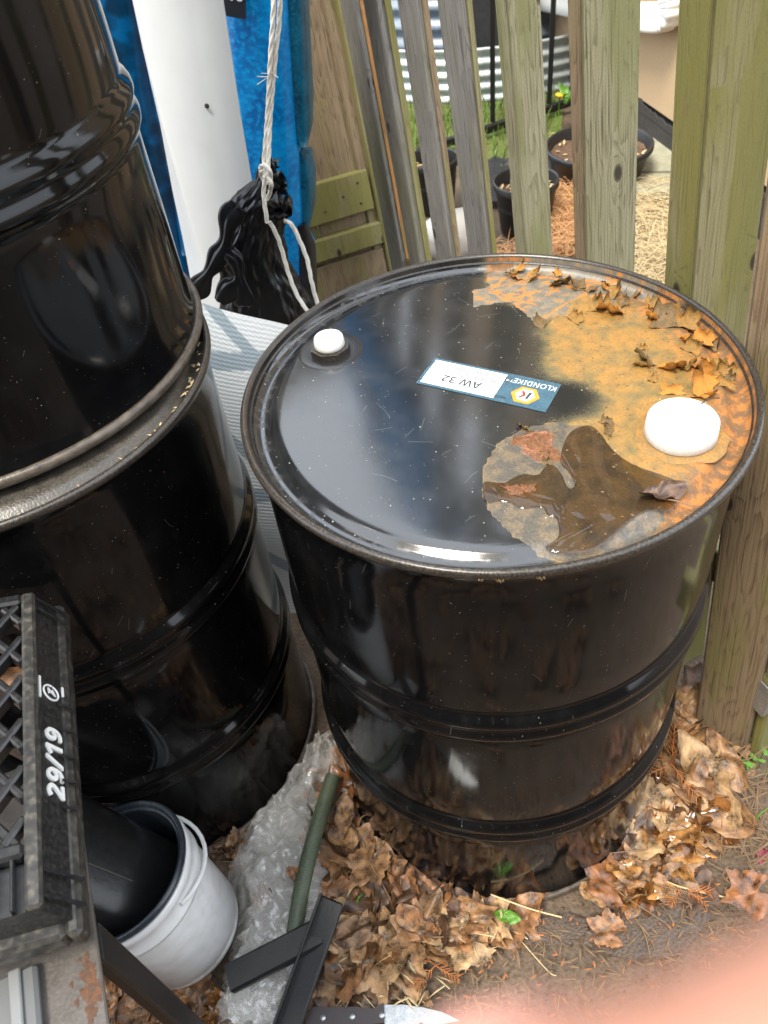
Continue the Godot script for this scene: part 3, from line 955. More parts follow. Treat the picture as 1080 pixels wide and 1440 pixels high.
func build_ground() -> void:
	var st := begin()
	var rows := []
	for z in spread(-0.5, 0.9, 0.022, -90.0, 90.0):
		var row := []
		for x in spread(-1.1, 0.95, 0.022, -90.0, 90.0):
			var near := 1.0 - smooth(1.5, 4.0, Vector2(x, z).length())
			row.append(Vector3(x, ground_height(x, z) * near - 0.004, z))
		rows.append(row)
	grid(st, rows)
	structure(part("ground", st, M.soil))
	# lawn behind the fence and trodden earth before it
	var lawn := mottled(256, 0.02, 90, Color(0.24, 0.30, 0.10), Color(0.32, 0.38, 0.14), Color(0.42, 0.40, 0.22), 0.9, 0.6, 2.0)
	st = begin()
	var poly := [Vector3(-7, 0.004, -2.95), Vector3(0.30, 0.004, -2.75), Vector3(0.42, 0.004, -4.2), Vector3(-2.2, 0.004, -14), Vector3(-7, 0.004, -14)]
	for k in range(1, poly.size() - 1):
		tri_out(st, poly[0], poly[k], poly[k + 1], Vector3(-1, -5, -5))
	structure(part("lawn", st, lawn))
	var blades := begin(false)
	for k in 9000:
		var q := Vector2(rng.randf_range(-1.5, 0.5), -rng.randf_range(2.62, 5.6))
		if q.x > 0.30 + (q.y + 2.75) * -0.02 or (q.y > -2.9 and rng.randf() < 0.6):
			continue
		if Vector2(q.x + 0.05, q.y + 4.45).length() < 1.03:
			continue
		var h := rng.randf_range(0.03, 0.085)
		var a := rng.randf() * TAU
		var s := Vector3(cos(a), 0, sin(a)) * 0.0035
		var b := Vector3(q.x, 0.0, q.y)
		var tip := b + Vector3(rng.randfn(0, 0.02), h, rng.randfn(0, 0.02))
		var mid := b.lerp(tip, 0.55) + Vector3(0, 0.008, 0)
		var c := Color(1, 1, 1).lerp(Color(1.9, 1.25, 1.1), rng.randf()) * rng.randf_range(0.7, 1.3)
		blades.set_color(c)
		for t in [[b - s, b + s, mid + s * 0.7], [b - s, mid + s * 0.7, mid - s * 0.7], [mid - s * 0.7, mid + s * 0.7, tip]]:
			for v in t: vert(blades, v)
	stuff(part("grass", blades, M.grass))
	# dark damp patches of earth
	for q in [PackedVector2Array([Vector2(0.1577, 0.3065), Vector2(0.2406, 0.2851), Vector2(0.3162, 0.2409), Vector2(0.3522, 0.2953), Vector2(0.2973, 0.3571), Vector2(0.2080, 0.3677), Vector2(0.1426, 0.3508)]), PackedVector2Array([Vector2(0.0288, 0.3251), Vector2(0.1232, 0.3029), Vector2(0.1683, 0.3169), Vector2(0.1198, 0.3522), Vector2(0.0511, 0.3563)])]:
		var s2 := begin()
		var n := 0
		for k in range(0, Geometry2D.triangulate_polygon(q).size(), 3):
			var ix := Geometry2D.triangulate_polygon(q)
			var v := []
			for d in 3:
				v.append(Vector3(q[ix[k + d]].x, 0.0035, q[ix[k + d]].y))
			tri_out(s2, v[0], v[1], v[2], Vector3(0, -5, 0))
			n += 1
		structure(part("damp_earth", s2, M.wet_soil))

# ---------------------------------------------------------------- fences
func lean_box(called: String, corner: Vector3, a: Vector3, up: float, b: Vector3, m: Material, parent: Node3D, bev := 0.003, lean := LEAN) -> MeshInstance3D:
	return box_part(called, corner, a, lean * up, b, m, parent, bev)

func build_fence() -> void:
	var f := thing("picket_fence", "old leaning grey green wooden picket fence behind the rusty drum", "fence")
	var boards := [
		["picket", Vector3(0.3503, -0.0600, -0.1752), 0.0525, 0.0777, M.olive_wood, 1.35],
		["picket", Vector3(0.2278, -0.0600, -0.3737), 0.0258, 0.0943, M.green_wood, 1.0],
		["picket", Vector3(0.1337, -0.0600, -0.5683), 0.0369, 0.0596, M.green_wood, 1.0],
		["picket", Vector3(0.0540, -0.0600, -0.7699), 0.0902, 0.0216, M.grey_wood, 1.0],
		["picket", Vector3(-0.0437, -0.0600, -0.9715), 0.0841, 0.0269, M.grey_wood, 1.0],
		["picket", Vector3(-0.1448, -0.0600, -1.1630), 0.0764, 0.0326, M.grey_wood, 1.0],
		["picket", Vector3(-0.2238, -0.0600, -1.3546), 0.0996, 0.0248, M.grey_wood, 1.0],
	]
	for k in boards.size():
		var q: Array = boards[k]
		lean_box("picket", q[1], ALONG * q[2], 2.42 + 0.04 * sin(k * 3.0), BEYOND * q[3] * q[5], q[4], f)
		if k < 2:
			lean_box("edge_strip", q[1] - BEYOND * 0.003 + ALONG * 0.001, ALONG * q[2] * 0.98, 2.40, BEYOND * 0.0025, M.brown_wood if k == 1 else M.olive_wood, f, 0.001)
		if k >= 3:   # split edges of paler wood on the far pickets
			lean_box("edge_strip", q[1] - ALONG * 0.004 + BEYOND * q[3] * 0.55, ALONG * 0.0035, 2.40, BEYOND * q[3] * 0.5, M.fresh_wood if k == 6 else M.brown_wood if k == 4 else M.olive_wood, f, 0.001)
	for h in [0.28, 2.05]:
		var p: Vector3 = boards[0][1] + LEAN * h + BEYOND * 0.10
		box_part("rail", p - ALONG * 0.35, ALONG * 1.75, LEAN * 0.085, BEYOND * 0.036, M.olive_wood, f)
	# close boarded panel in the far corner
	var w := Vector3(-0.869, 0, 0.494)
	var pn := Vector3(0.4926, 0.0794, 0.8666)
	var c := thing("boarded_fence", "close boarded fence panel with two horizontal boards in the far corner", "fence")
	var base: Vector3 = Vector3(-0.4019, 0.9124, -1.6076)
	base -= LEAN * (base.y + 0.04) / LEAN.y
	var cols := [[-0.075, 0.075, 0.036, M.olive_wood, 0.03], [-0.006, 0.036, 0.02, M.brown_wood, 0.012], [0.026, 0.158, 0.02, M.brown_wood, 0.0], [0.188, 0.14, 0.02, M.olive_wood, 0.0], [0.332, 0.14, 0.02, M.brown_wood, 0.0], [0.476, 0.14, 0.02, M.grey_wood, 0.0], [0.62, 0.14, 0.02, M.brown_wood, 0.0], [0.764, 0.14, 0.02, M.grey_wood, 0.0], [0.908, 0.14, 0.02, M.brown_wood, 0.0], [1.052, 0.14, 0.02, M.grey_wood, 0.0], [1.196, 0.14, 0.02, M.brown_wood, 0.0], [1.34, 0.14, 0.02, M.grey_wood, 0.0], [1.484, 0.14, 0.02, M.brown_wood, 0.0], [1.628, 0.14, 0.02, M.grey_wood, 0.0]]
	for q in cols:
		lean_box("plank", base + w * q[0] + pn * (q[4] - q[2]), w * q[1], 2.05, pn * q[2], q[3], c, 0.003)
	var horizontals := [[Vector3(-0.3772, 0.4872, -1.5550), Vector3(-0.3631, 0.3689, -1.5521), 0.024, M.olive_wood], [Vector3(-0.3563, 0.3267, -1.5452), Vector3(-0.3436, 0.2603, -1.5463), 0.05, M.olive_wood], [Vector3(-0.3592, 0.2415, -1.5473), Vector3(-0.3394, 0.1262, -1.5480), 0.02, M.brown_wood]]
	for q in horizontals:
		var tall: float = q[0].y - q[1].y
		var o: Vector3 = q[1] - w * 0.02 - pn * (q[2])
		box_part("cross_board", o, w * 1.6, LEAN * tall, pn * q[2], q[3], c)
	for s in [Vector3(-0.3860, 0.4584, -1.5450), Vector3(-0.4291, 0.4304, -1.5180), Vector3(-0.3825, 0.3973, -1.5414), Vector3(-0.4841, 0.4038, -1.4843)]:
		var st := begin()
		lathe(st, [Vector2(0.0, 0.0015), Vector2(0.003, 0.0012), Vector2(0.004, 0.0)], 8, Transform3D(Basis(w, pn, w.cross(pn)), s))
		part("screw", st, M.rubber, c)
	# square gate post at the right with its bracket
	var g := thing("fence_post", "square timber post with a brown face beside the drum", "post")
	var a := Vector3(0.3786, 0.0000, -0.0310)
	var b := Vector3(0.4567, 0.0000, 0.0243)
	var d := (a - b)
	var nrm := Vector3(d.z, 0, -d.x).normalized()
	if nrm.dot(Vector3(1, 0, -0.3)) < 0.0:
		nrm = -nrm
	lean_box("timber", b - LEAN * 0.05, d, 2.3, nrm * 0.10, M.brown_wood, g, 0.004)
	lean_box("side_board", b - LEAN * 0.05 + nrm * 0.014 - d.normalized() * 0.019, nrm * 0.085, 2.3, d.normalized() * 0.017, M.olive_wood, g, 0.004)
	var r := thing("gate_rail", "short green timber rail held to the post by a metal bracket", "rail")
	var rd := (nrm * 0.9 + -d.normalized() * 0.42).normalized()
	var ro: Vector3 = Vector3(0.4451, 0.2634, 0.0296)
	box_part("timber", ro + rd * 0.012, rd * 0.7, Vector3(0, -0.09, 0), rd.cross(Vector3.UP).normalized() * -0.04, M.olive_wood, r)
	lean_box("upright", ro + rd * 0.035 - Vector3(0, 0.40, 0), rd * 0.09, 0.30, rd.cross(Vector3.UP).normalized() * -0.04, M.olive_wood, r)
	var br := thing("metal_bracket", "galvanized steel bracket screwed to the post low at the right edge", "bracket")
	var out := rd.cross(Vector3.UP).normalized()
	var bo: Vector3 = ro + out * 0.003
	box_part("plate", bo, rd * 0.042, Vector3(0, -0.075, 0), out * 0.0025, M.galvanized, br, 0.0008)
	box_part("flange", bo + rd * 0.0, rd * 0.0025, Vector3(0, -0.075, 0), -out * 0.05, M.galvanized, br, 0.0008)
	for k in 2:
		var st := begin()
		lathe(st, [Vector2(0.0, 0.004), Vector2(0.004, 0.003), Vector2(0.0055, 0.0)], 12, Transform3D(Basis(rd, out, rd.cross(out)), bo + rd * 0.021 + Vector3(0, -0.022 - 0.032 * k, 0) + out * 0.0025))
		part("screw", st, M.galvanized, br)

# ---------------------------------------------------------------- what shows through the fence
func corrugated(called: String, mid: Vector3, r: float, a0: float, a1: float, h: float, pitch: float, m: Material, parent: Node3D) -> void:
	var rows := []
	var n := int(h / pitch * 8.0)
	for i in n + 1:
		var y := h * i / n
		var row := []
		for j in 61:
			var a := lerpf(a0, a1, j / 60.0)
			var rr := r + pitch * 0.16 * sin(y / pitch * TAU)
			row.append(mid + Vector3(cos(a) * rr, y, sin(a) * rr))
		rows.append(row)
	var st := begin()
	grid(st, rows)
	part(called, st, m, parent)

func pot(label: String, at: Vector3, r: float, h: float, soil_m: Material) -> void:
	var o := thing("plant_pot", label, "pot", "", at)
	var st := begin()
	lathe(st, [Vector2(0.0, 0.004), Vector2(r * 0.72, 0.0), Vector2(r * 0.76, 0.004), Vector2(r * 0.93, h * 0.86), Vector2(r * 0.99, h * 0.87), Vector2(r, h * 0.89), Vector2(r, h - 0.004), Vector2(r * 0.985, h), Vector2(r * 0.955, h), Vector2(r * 0.94, h - 0.006), Vector2(r * 0.86, h * 0.5)], 48)
	part("container", st, M.black_plastic, o)
	st = begin()
	var rows := []
	for i in 7:
		var row := []
		for j in 24:
			var q := r * 0.90 * i / 6.0
			row.append(Vector3(cos(TAU * j / 24) * q, h * 0.74 + rng.randf_range(-0.008, 0.010), sin(TAU * j / 24) * q))
		rows.append(row)
	grid(st, rows, true)
	part("soil", st, soil_m, o)
	var ch := begin(false)
	for k in 60:
		var a := rng.randf() * TAU
		var q := sqrt(rng.randf()) * r * 0.85
		var p := Vector3(cos(a) * q, h * 0.74 + 0.012, sin(a) * q)
		var d := Vector3(rng.randfn(0, 1), rng.randfn(0, 0.4), rng.randfn(0, 1)).normalized() * 0.012
		var s := d.cross(Vector3.UP).normalized() * 0.005
		for v in [p - d, p + s, p + d, p - d, p + d, p - s]: vert(ch, v)
	stuff(part("bark_chips", ch, M.straw, o))

func litter(called: String, poly: PackedVector2Array, count: int, length: float, high: float, m: Material, lay := 0.35) -> void:
	var st := begin(false)
	for k in count:
		var q := inside(poly)
		var a := rng.randf() * TAU
		var l := length * rng.randf_range(0.5, 1.2)
		var d := Vector3(cos(a), rng.randfn(0.0, lay), sin(a)).normalized() * l * 0.5
		var p := Vector3(q.x, 0.004 + rng.randf() * high + absf(d.y), q.y)
		var bow := Vector3(0, l * 0.08, 0)
		var s := d.cross(Vector3.UP).normalized() * rng.randf_range(0.0008, 0.0018)
		var up := Vector3(0, 0.0012, 0)
		for t in [[p - d - s, p + bow - s, p + bow + up], [p - d - s, p + bow + up, p - d + up * 0.5], [p + bow - s, p + d, p + bow + up], [p - d + s, p + bow + up, p + bow + s], [p + bow + up, p + d, p + bow + s]]:
			for v in t: vert(st, v)
	stuff(part(called, st, m))

func build_beyond() -> void:
	# house wall with its black foundation, and the downspout along it
	var hd := Vector3(-0.3200, 0.0000, -0.9470)
	var hn := Vector3(-0.9474, -0.0000, 0.3201)
	var ha := Vector3(0.7321, 0.0000, -2.5793)
	var h := thing("house_wall", "beige stucco house wall with black tarred foundation beyond the fence", "house")
	box_part("wall", ha - hd * 1.2 + Vector3(0, 0.16, 0), hd * 7.0, Vector3(0, 5.0, 0), -hn * 0.2, M.stucco, h, 0.004)
	box_part("foundation", ha - hd * 1.2 + hn * 0.006 + Vector3(0, -0.1, 0), hd * 7.0, Vector3(0, 0.236, 0), -hn * 0.25, M.tar, h, 0.004)
	var edge := PackedVector2Array([Vector2(0, 0.12)])
	edge.append(Vector2(3.0, 0.12))
	var ex := 3.0
	while ex > 0.0:
		edge.append(Vector2(ex, rng.randf_range(0.142, 0.162) + 0.012 * sin(ex * 9.0)))
		ex -= rng.randf_range(0.008, 0.03)
	flat("tar_edge", edge, 0.008, M.tar, h, Transform3D(Basis(hd, Vector3.UP, hn), ha - hd * 1.2))
	var ds := thing("downspout", "white ribbed downspout with an elbow along the house wall", "downspout")
	var p0: Vector3 = Vector3(0.6483, 0.5732, -2.6555)
	var p1: Vector3 = Vector3(0.6459, 0.5301, -2.6471)
	var p2: Vector3 = Vector3(0.5899, 0.4874, -2.8129)
	var p3: Vector3 = Vector3(0.2509, 0.3370, -3.8160)
	var rows := []
	var line := curve_points([p0 + Vector3(0, 1.6, 0), p0 + Vector3(0, 0.8, 0), p0 + Vector3(0, 0.10, 0)], 0.1)
	var st := begin()
	var sec := func(pts: Array, rib: float, pitch: float) -> Array:
		var out := []
		var run := 0.0
		for i in pts.size():
			var t: Vector3 = (pts[mini(i + 1, pts.size() - 1)] - pts[maxi(i - 1, 0)]).normalized()
			var x := hn
			var y := t.cross(x).normalized()
			if i: run += (pts[i] - pts[i - 1]).length()
			var k := 1.0 + rib * sin(run / pitch * TAU)
			out.append([pts[i], x * 0.034 * k, y * 0.046 * k, 0.35])
		return out
	loft(st, sec.call(line, 0.0, 1.0), 24)
	part("pipe", st, M.white_plastic, ds)
	st = begin()
	loft(st, sec.call(curve_points([p0 + Vector3(0, 0.12, 0), p0 + Vector3(0, 0.04, 0), p1, p2], 0.004), 0.06, 0.016), 24)
	part("elbow", st, M.white_plastic, ds)
	st = begin()
	loft(st, sec.call([p2, p3, p3 + (p3 - p2)], 0.0, 1.0), 24, func(t, a): return 1.0 + 0.05 * sin(a * 14.0))
	part("outlet_pipe", st, M.white_plastic, ds)
	# raised bed of corrugated sheet, with a darker tank behind
	var bed := thing("raised_bed", "low round raised bed of corrugated zinc sheet on the grass", "raised bed")
	corrugated("wall_sheet", Vector3(-0.05, 0, -4.45), 1.0, 0.35, 2.9, 0.235, 0.055, M.zinc, bed)
	st = begin()
	tube(st, circle(Vector3(-0.05, 0.238, -4.45), Vector3(1.0, 0, 0), Vector3(0, 0, 1.0), 64), 0.009, 6)
	part("rolled_edge", st, M.zinc, bed)
	st = begin()
	lathe(st, [Vector2(0, 0.06), Vector2(0.98, 0.05)], 48, Transform3D(Basis(), Vector3(-0.05, 0, -4.45)))
	part("soil", st, M.soil, bed)
	var tank := thing("water_tank", "blue grey corrugated tank standing behind the raised bed", "tank")
	corrugated("wall_sheet", Vector3(-0.10, 0, -4.62), 0.92, 0.2, 2.9, 1.1, 0.085, M.blue_zinc, tank)
	var pan := thing("slate_board", "dark grey flat board leaning behind the raised bed", "board")
	box_part("sheet", Vector3(-0.0826, 0.1617, -3.5600) - Vector3(0.0, 0.16, 0), Vector3(0.24, 0, 0.0), Vector3(0, 1.2, -0.05), Vector3(0, 0, -0.015), M.rubber, pan)
	# black metal railing
	var rl := thing("metal_railing", "black metal railing with thin upright bars beyond the fence", "railing")
	var r0: Vector3 = Vector3(-0.3192, 0.0300, -2.7632)
	var r1: Vector3 = Vector3(0.5205, 0.0300, -3.3297)
	var rd := r1 - r0
	box_part("bottom_rail", r0, rd, Vector3(0, 0.032, 0), Vector3(0, 0, -0.032), M.black_steel, rl)
	box_part("top_rail", r0 + Vector3(0, 0.95, 0), rd, Vector3(0, 0.032, 0), Vector3(0, 0, -0.032), M.black_steel, rl)
	for q in [Vector3(-0.1122, 0.0300, -2.9232), Vector3(0.0142, 0.0300, -3.0150), Vector3(0.1436, 0.0300, -3.1008), Vector3(0.2729, 0.0300, -3.1892), Vector3(0.4078, 0.0300, -3.2700)]:
		box_part("bar", q + Vector3(-0.011, 0.031, -0.005), Vector3(0.022, 0, 0), Vector3(0, 0.92, 0), Vector3(0, 0, -0.022), M.black_steel, rl, 0.002)
	# pots
	var chips := mottled(128, 0.06, 92, Color(0.24, 0.17, 0.12), Color(0.36, 0.26, 0.18), Color(0.45, 0.36, 0.27), 0.9, 0.4, 6.0)
	pot("small black pot of soil between the third and fourth pickets", Vector3(0.1286, 0.0000, -2.1171), 0.118, 0.19, chips)
	pot("wide black pot of dark soil left of the knotty picket", Vector3(0.4163, 0.0000, -2.4447), 0.205, 0.17, chips)
	pot("black pot with dry stems standing farthest left beyond the pickets", Vector3(-0.2180, 0.0000, -2.3368), 0.10, 0.20, chips)
	var cloth := thing("weed_mat", "crumpled grey weed mat lying behind the pots", "mat")
	st = begin()
	rows = []
	for i in 12:
		var row := []
		for j in 12:
			var q := Vector3(lerpf(-0.02, 0.42, j / 11.0), 0.012 + 0.018 * absf(sin(i * 1.3 + j * 0.9)) + 0.01 * sin(j * 2.1), lerpf(-2.72, -2.30, i / 11.0))
			row.append(q)
		rows.append(row)
	grid(st, rows)
	part("sheet", st, M.rubber, cloth)
	# clear bag of soil
	var bg := thing("soil_bag", "clear plastic bag of soil lying against the grey pickets", "bag")
	var clear := col(Color(0.80, 0.79, 0.76, 0.62), 0.3)
	clear.transparency = BaseMaterial3D.TRANSPARENCY_ALPHA
	var mid: Vector3 = Vector3(-0.1284, 0.0000, -1.9642)
	st = begin()
	var secs := []
	for i in 15:
		var t := i / 14.0
		var k := sqrt(maxf(sin(t * PI), 0.02))
		secs.append([mid + Vector3(-0.13 + 0.26 * t, 0.075, 0.02 * sin(t * 5.0)), Vector3(0, 0.075 * k, 0), Vector3(0, 0, 0.11 * k), 0.8])
	loft(st, secs, 28, func(t, a): return 1.0 + 0.05 * sin(a * 9.0 + t * 20.0) + 0.03 * sin(a * 17.0 - t * 33.0))
	part("wrapping", st, clear, bg)
	st = begin()
	for q in secs: q[1] *= 0.84; q[2] *= 0.84
	loft(st, secs, 20)
	part("soil", st, mottled(128, 0.05, 93, Color(0.55, 0.42, 0.30), Color(0.66, 0.55, 0.42), Color(0.72, 0.66, 0.56), 0.9, 0.0, 5.0), bg)
	# flat paving stones by the foundation
	for q in [[PackedVector2Array([Vector2(0.5676, -2.4237), Vector2(0.7445, -2.3992), Vector2(0.8278, -2.7714), Vector2(0.6593, -2.8759)]), "square pale paving slab at the foot of the foundation"], [PackedVector2Array([Vector2(0.5374, -2.2422), Vector2(0.7028, -2.2215), Vector2(0.7415, -2.3806), Vector2(0.5653, -2.4048)]), "narrow pale paving slab nearest the dry straw"]]:
		var s2 := thing("paving_slab", q[1], "paving slab")
		flat("slab", q[0], -0.03, M.paving, s2, Transform3D(Basis(Vector3.RIGHT, Vector3(0, 0, 1), Vector3.DOWN), Vector3(0, 0.03, 0)))
	litter("pine_straw", PackedVector2Array([Vector2(0.2344, -2.4306), Vector2(0.3559, -2.4530), Vector2(0.3245, -1.8335), Vector2(0.1845, -1.8074)]), 1500, 0.10, 0.07, M.needles)
	litter("pine_straw", PackedVector2Array([Vector2(0.0010, -1.9670), Vector2(0.1788, -1.9490), Vector2(0.1713, -1.7844), Vector2(0.0004, -1.7997)]), 260, 0.08, 0.03, M.needles)
	litter("dry_straw", PackedVector2Array([Vector2(0.5388, -2.3641), Vector2(0.7474, -2.3362), Vector2(0.6670, -1.5839), Vector2(0.4145, -1.6037)]), 1100, 0.16, 0.05, M.straw, 0.15)
	litter("dry_straw", PackedVector2Array([Vector2(0.0963, -2.8238), Vector2(0.6103, -3.0955), Vector2(0.5813, -2.6022), Vector2(0.0909, -2.5710)]), 420, 0.12, 0.02, M.straw, 0.15)
	# yellow flower
	var fl := thing("yellow_flower", "small yellow flower with green leaves in front of the railing", "flower")
	var fp: Vector3 = Vector3(0.3046, 0.1469, -3.0200)
	st = begin()
	tube(st, [Vector3(fp.x, 0, fp.z), fp], 0.003, 5)
	part("stem", st, M.leaf_green, fl)
	var yellow := col(Color(0.95, 0.72, 0.05), 0.6)
	for k in 8:
		st = begin()
		var d := Vector3(cos(TAU * k / 8), 0.35, sin(TAU * k / 8)).normalized()
		curled(st, fp, 0.02, 0.016, TAU * k / 8, 0.5, 0.3)
		part("petal", st, yellow, fl)
	for k in 5:
		st = begin()
		curled(st, fp + Vector3(0.02, -0.01 + 0.012 * k - 0.03, -0.01), 0.045, 0.03, -0.8 + k * 0.7, 0.8, 0.5)
		part("leaf", st, M.leaf_green, fl)

# ---------------------------------------------------------------- behind the drums
func hull(called: String, secs: Array, m: Material, parent: Node3D, rough := 0.01) -> void:
	# sections: [left point, right point, depth]
	var out := []
	for s in secs:
		var x: Vector3 = (s[1] - s[0]) * 0.5
		var y: Vector3 = x.cross(Vector3.UP).normalized() * (s[2] * 0.5)
		out.append([(s[0] + s[1]) * 0.5 - Vector3(0, 0, s[2] * 0.5), x, y, 0.55])
	var st := begin()
	loft(st, out, 40, func(t, a): return 1.0 + rough * sin(a * 6.0 + t * 9.0) + rough * 0.6 * sin(a * 11.0 - t * 23.0))
	part(called, st, m, parent)

func up(p: Vector3, q: Vector3, y: float) -> Vector3:
	return p + (q - p) * (y - p.y) / (q.y - p.y)

func build_yard_behind() -> void:
	var sh := thing("shed_wall", "dark brown boarded shed wall across the yard, mirrored in the black drums", "shed")
	for k in 30:
		box_part("board", Vector3(-3.0 + 0.2 * k, -0.02, 2.05 + 0.004 * (k % 2)), Vector3(0.192, 0, 0), Vector3(0, 2.7 + 0.01 * (k % 3), 0), Vector3(0, 0, 0.025), M.shed_a if k % 3 else M.shed_b, sh)
	var mm := MultiMesh.new()
	mm.transform_format = MultiMesh.TRANSFORM_3D
	mm.mesh = leaf_kinds[3]
	mm.instance_count = 260
	for k in 260:
		var q := Vector2(rng.randf_range(-1.1, 0.9), rng.randf_range(0.56, 1.75))
		mm.set_instance_transform(k, Transform3D((Basis(Vector3.UP, rng.randf() * TAU) * Basis(Vector3.RIGHT, rng.randfn(0, 0.3))).scaled_local(Vector3.ONE * rng.randf_range(0.07, 0.13)), Vector3(q.x, 0.008 + rng.randf() * 0.02, q.y)))
	var o := MultiMeshInstance3D.new()
	o.name = "leaf_litter"
	o.multimesh = mm
	o.material_override = leaf_mats[2]
	add_child(o, true)
	stuff(o)

func build_clutter() -> void:
	# blue kayak standing on end, right
	var k := thing("blue_kayak", "bright blue marbled plastic kayak standing upright behind the white board", "kayak")
	hull("hull", [[Vector3(-0.20, 2.5, -1.0), Vector3(-0.14, 2.5, -1.0), 0.05], [Vector3(-0.27, 2.3, -1.0), Vector3(-0.08, 2.3, -1.0), 0.12], [Vector3(-0.36, 1.8, -1.0), Vector3(-0.19, 1.8, -1.0), 0.15], [Vector3(-0.4463, 1.3986, -1.0000), Vector3(-0.3326, 1.3877, -1.0000), 0.16], [Vector3(-0.5028, 1.1808, -1.0000), Vector3(-0.3724, 1.1697, -1.0000), 0.17], [Vector3(-0.5306, 1.0684, -1.0000), Vector3(-0.3884, 1.0571, -1.0000), 0.18], [Vector3(-0.5655, 0.9154, -1.0000), Vector3(-0.4070, 0.9040, -1.0000), 0.18], [Vector3(-0.5977, 0.7381, -1.0000), Vector3(-0.4267, 0.7273, -1.0000), 0.18], [Vector3(-0.6166, 0.5488, -1.0000), Vector3(-0.4518, 0.5399, -1.0000), 0.17], [Vector3(-0.6214, 0.3279, -1.0000), Vector3(-0.4904, 0.3222, -1.0000), 0.15], [Vector3(-0.6441, -0.1222, -1.0000), Vector3(-0.5344, -0.1245, -1.0000), 0.10]], M.blue, k)
	hull("side_tube", [[Vector3(-0.3526, 1.3880, -1.0300), Vector3(-0.3120, 1.3841, -1.0300), 0.10], [Vector3(-0.4037, 1.1222, -1.0300), Vector3(-0.3542, 1.1180, -1.0300), 0.10], [Vector3(-0.4181, 0.9763, -1.0300), Vector3(-0.3725, 0.9729, -1.0300), 0.10], [Vector3(-0.4295, 0.8530, -1.0300), Vector3(-0.3861, 0.8500, -1.0300), 0.10], [Vector3(-0.4310, 0.7936, -1.0300), Vector3(-0.3961, 0.7912, -1.0300), 0.09], [Vector3(-0.4230, 0.7668, -1.0300), Vector3(-0.4053, 0.7657, -1.0300), 0.03]], M.teal, k)
	hull("side_tube", [[Vector3(-0.4338, 0.7526, -1.0400), Vector3(-0.4208, 0.7517, -1.0400), 0.03], [Vector3(-0.4438, 0.7341, -1.0400), Vector3(-0.4078, 0.7318, -1.0400), 0.08], [Vector3(-0.4523, 0.6789, -1.0400), Vector3(-0.4105, 0.6763, -1.0400), 0.10], [Vector3(-0.4631, 0.6107, -1.0400), Vector3(-0.4219, 0.6083, -1.0400), 0.10], [Vector3(-0.4730, 0.5572, -1.0400), Vector3(-0.4414, 0.5555, -1.0400), 0.08], [Vector3(-0.4769, 0.5164, -1.0400), Vector3(-0.4591, 0.5155, -1.0400), 0.03]], M.teal, k)
	hull("rubber_edge", [[Vector3(-0.4638, 0.5885, -1.0200), Vector3(-0.4397, 0.5872, -1.0200), 0.03], [Vector3(-0.4743, 0.5118, -1.0200), Vector3(-0.4319, 0.5096, -1.0200), 0.07], [Vector3(-0.4848, 0.4344, -1.0200), Vector3(-0.4429, 0.4324, -1.0200), 0.08], [Vector3(-0.4996, 0.3313, -1.0200), Vector3(-0.4562, 0.3294, -1.0200), 0.08], [Vector3(-0.5431, -0.0298, -1.0200), Vector3(-0.5005, -0.0310, -1.0200), 0.06]], M.rubber, k)
	hull("handle", [[Vector3(-0.4445, 0.5455, -1.0600), Vector3(-0.4392, 0.5452, -1.0600), 0.02], [Vector3(-0.4519, 0.5235, -1.0600), Vector3(-0.4340, 0.5225, -1.0600), 0.03], [Vector3(-0.4546, 0.4970, -1.0600), Vector3(-0.4366, 0.4960, -1.0600), 0.03], [Vector3(-0.4543, 0.4776, -1.0600), Vector3(-0.4470, 0.4772, -1.0600), 0.02]], M.blue, k)
	var o: Vector3 = Vector3(-0.4874, 1.0662, -0.9850)
	var x := (Vector3(-0.4914, 1.0495, -0.9850) - o).normalized() * -1.0     # the print runs up the hull
	x = -x
	var y := (Vector3(-0.4703, 1.0660, -0.9850) - o).normalized()
	y = (y - x * x.dot(y)).normalized()
	var z := x.cross(y)
	var bx := Basis(x, y, z)
	var dark := col(Color(0.10, 0.11, 0.14), 0.5)
	var facing := 1.0 if z.dot(cam_pos() - o) > 0.0 else -1.0
	flat("sticker", rect(-0.12, -0.021, 0.026, 0.022), 0.0012 * facing, dark, k, Transform3D(bx, o + z * 0.006 * facing))
	if facing > 0.0:
		lettering("152", 0.024, 0.001, M.cap, k, Transform3D(bx, o - x * 0.028 + y * 0.004 + z * 0.008), true)
	else:
		lettering("152", 0.024, 0.001, M.cap, k, Transform3D(Basis(-x, y, -z), o - x * 0.028 + y * 0.004 - z * 0.008), true)
	# darker blue kayak, left
	var k2 := thing("blue_kayak", "glossy dark blue kayak between the stacked drums and the white board", "kayak")
	hull("hull", [[Vector3(-0.7180, 1.4259, -0.9800), Vector3(-0.5739, 1.4120, -0.9800), 0.14], [Vector3(-0.8045, 1.1880, -0.9800), Vector3(-0.6511, 1.1751, -0.9800), 0.16], [Vector3(-0.8300, 1.0724, -0.9800), Vector3(-0.6836, 1.0610, -0.9800), 0.16], [Vector3(-0.8536, 0.9144, -0.9800), Vector3(-0.7104, 0.9043, -0.9800), 0.16], [Vector3(-0.8726, 0.7312, -0.9800), Vector3(-0.7215, 0.7219, -0.9800), 0.15], [Vector3(-0.8691, 0.5915, -0.9800), Vector3(-0.7416, 0.5845, -0.9800), 0.13], [Vector3(-0.8464, 0.4349, -0.9800), Vector3(-0.7678, 0.4312, -0.9800), 0.08]], M.dark_blue, k2, 0.02)
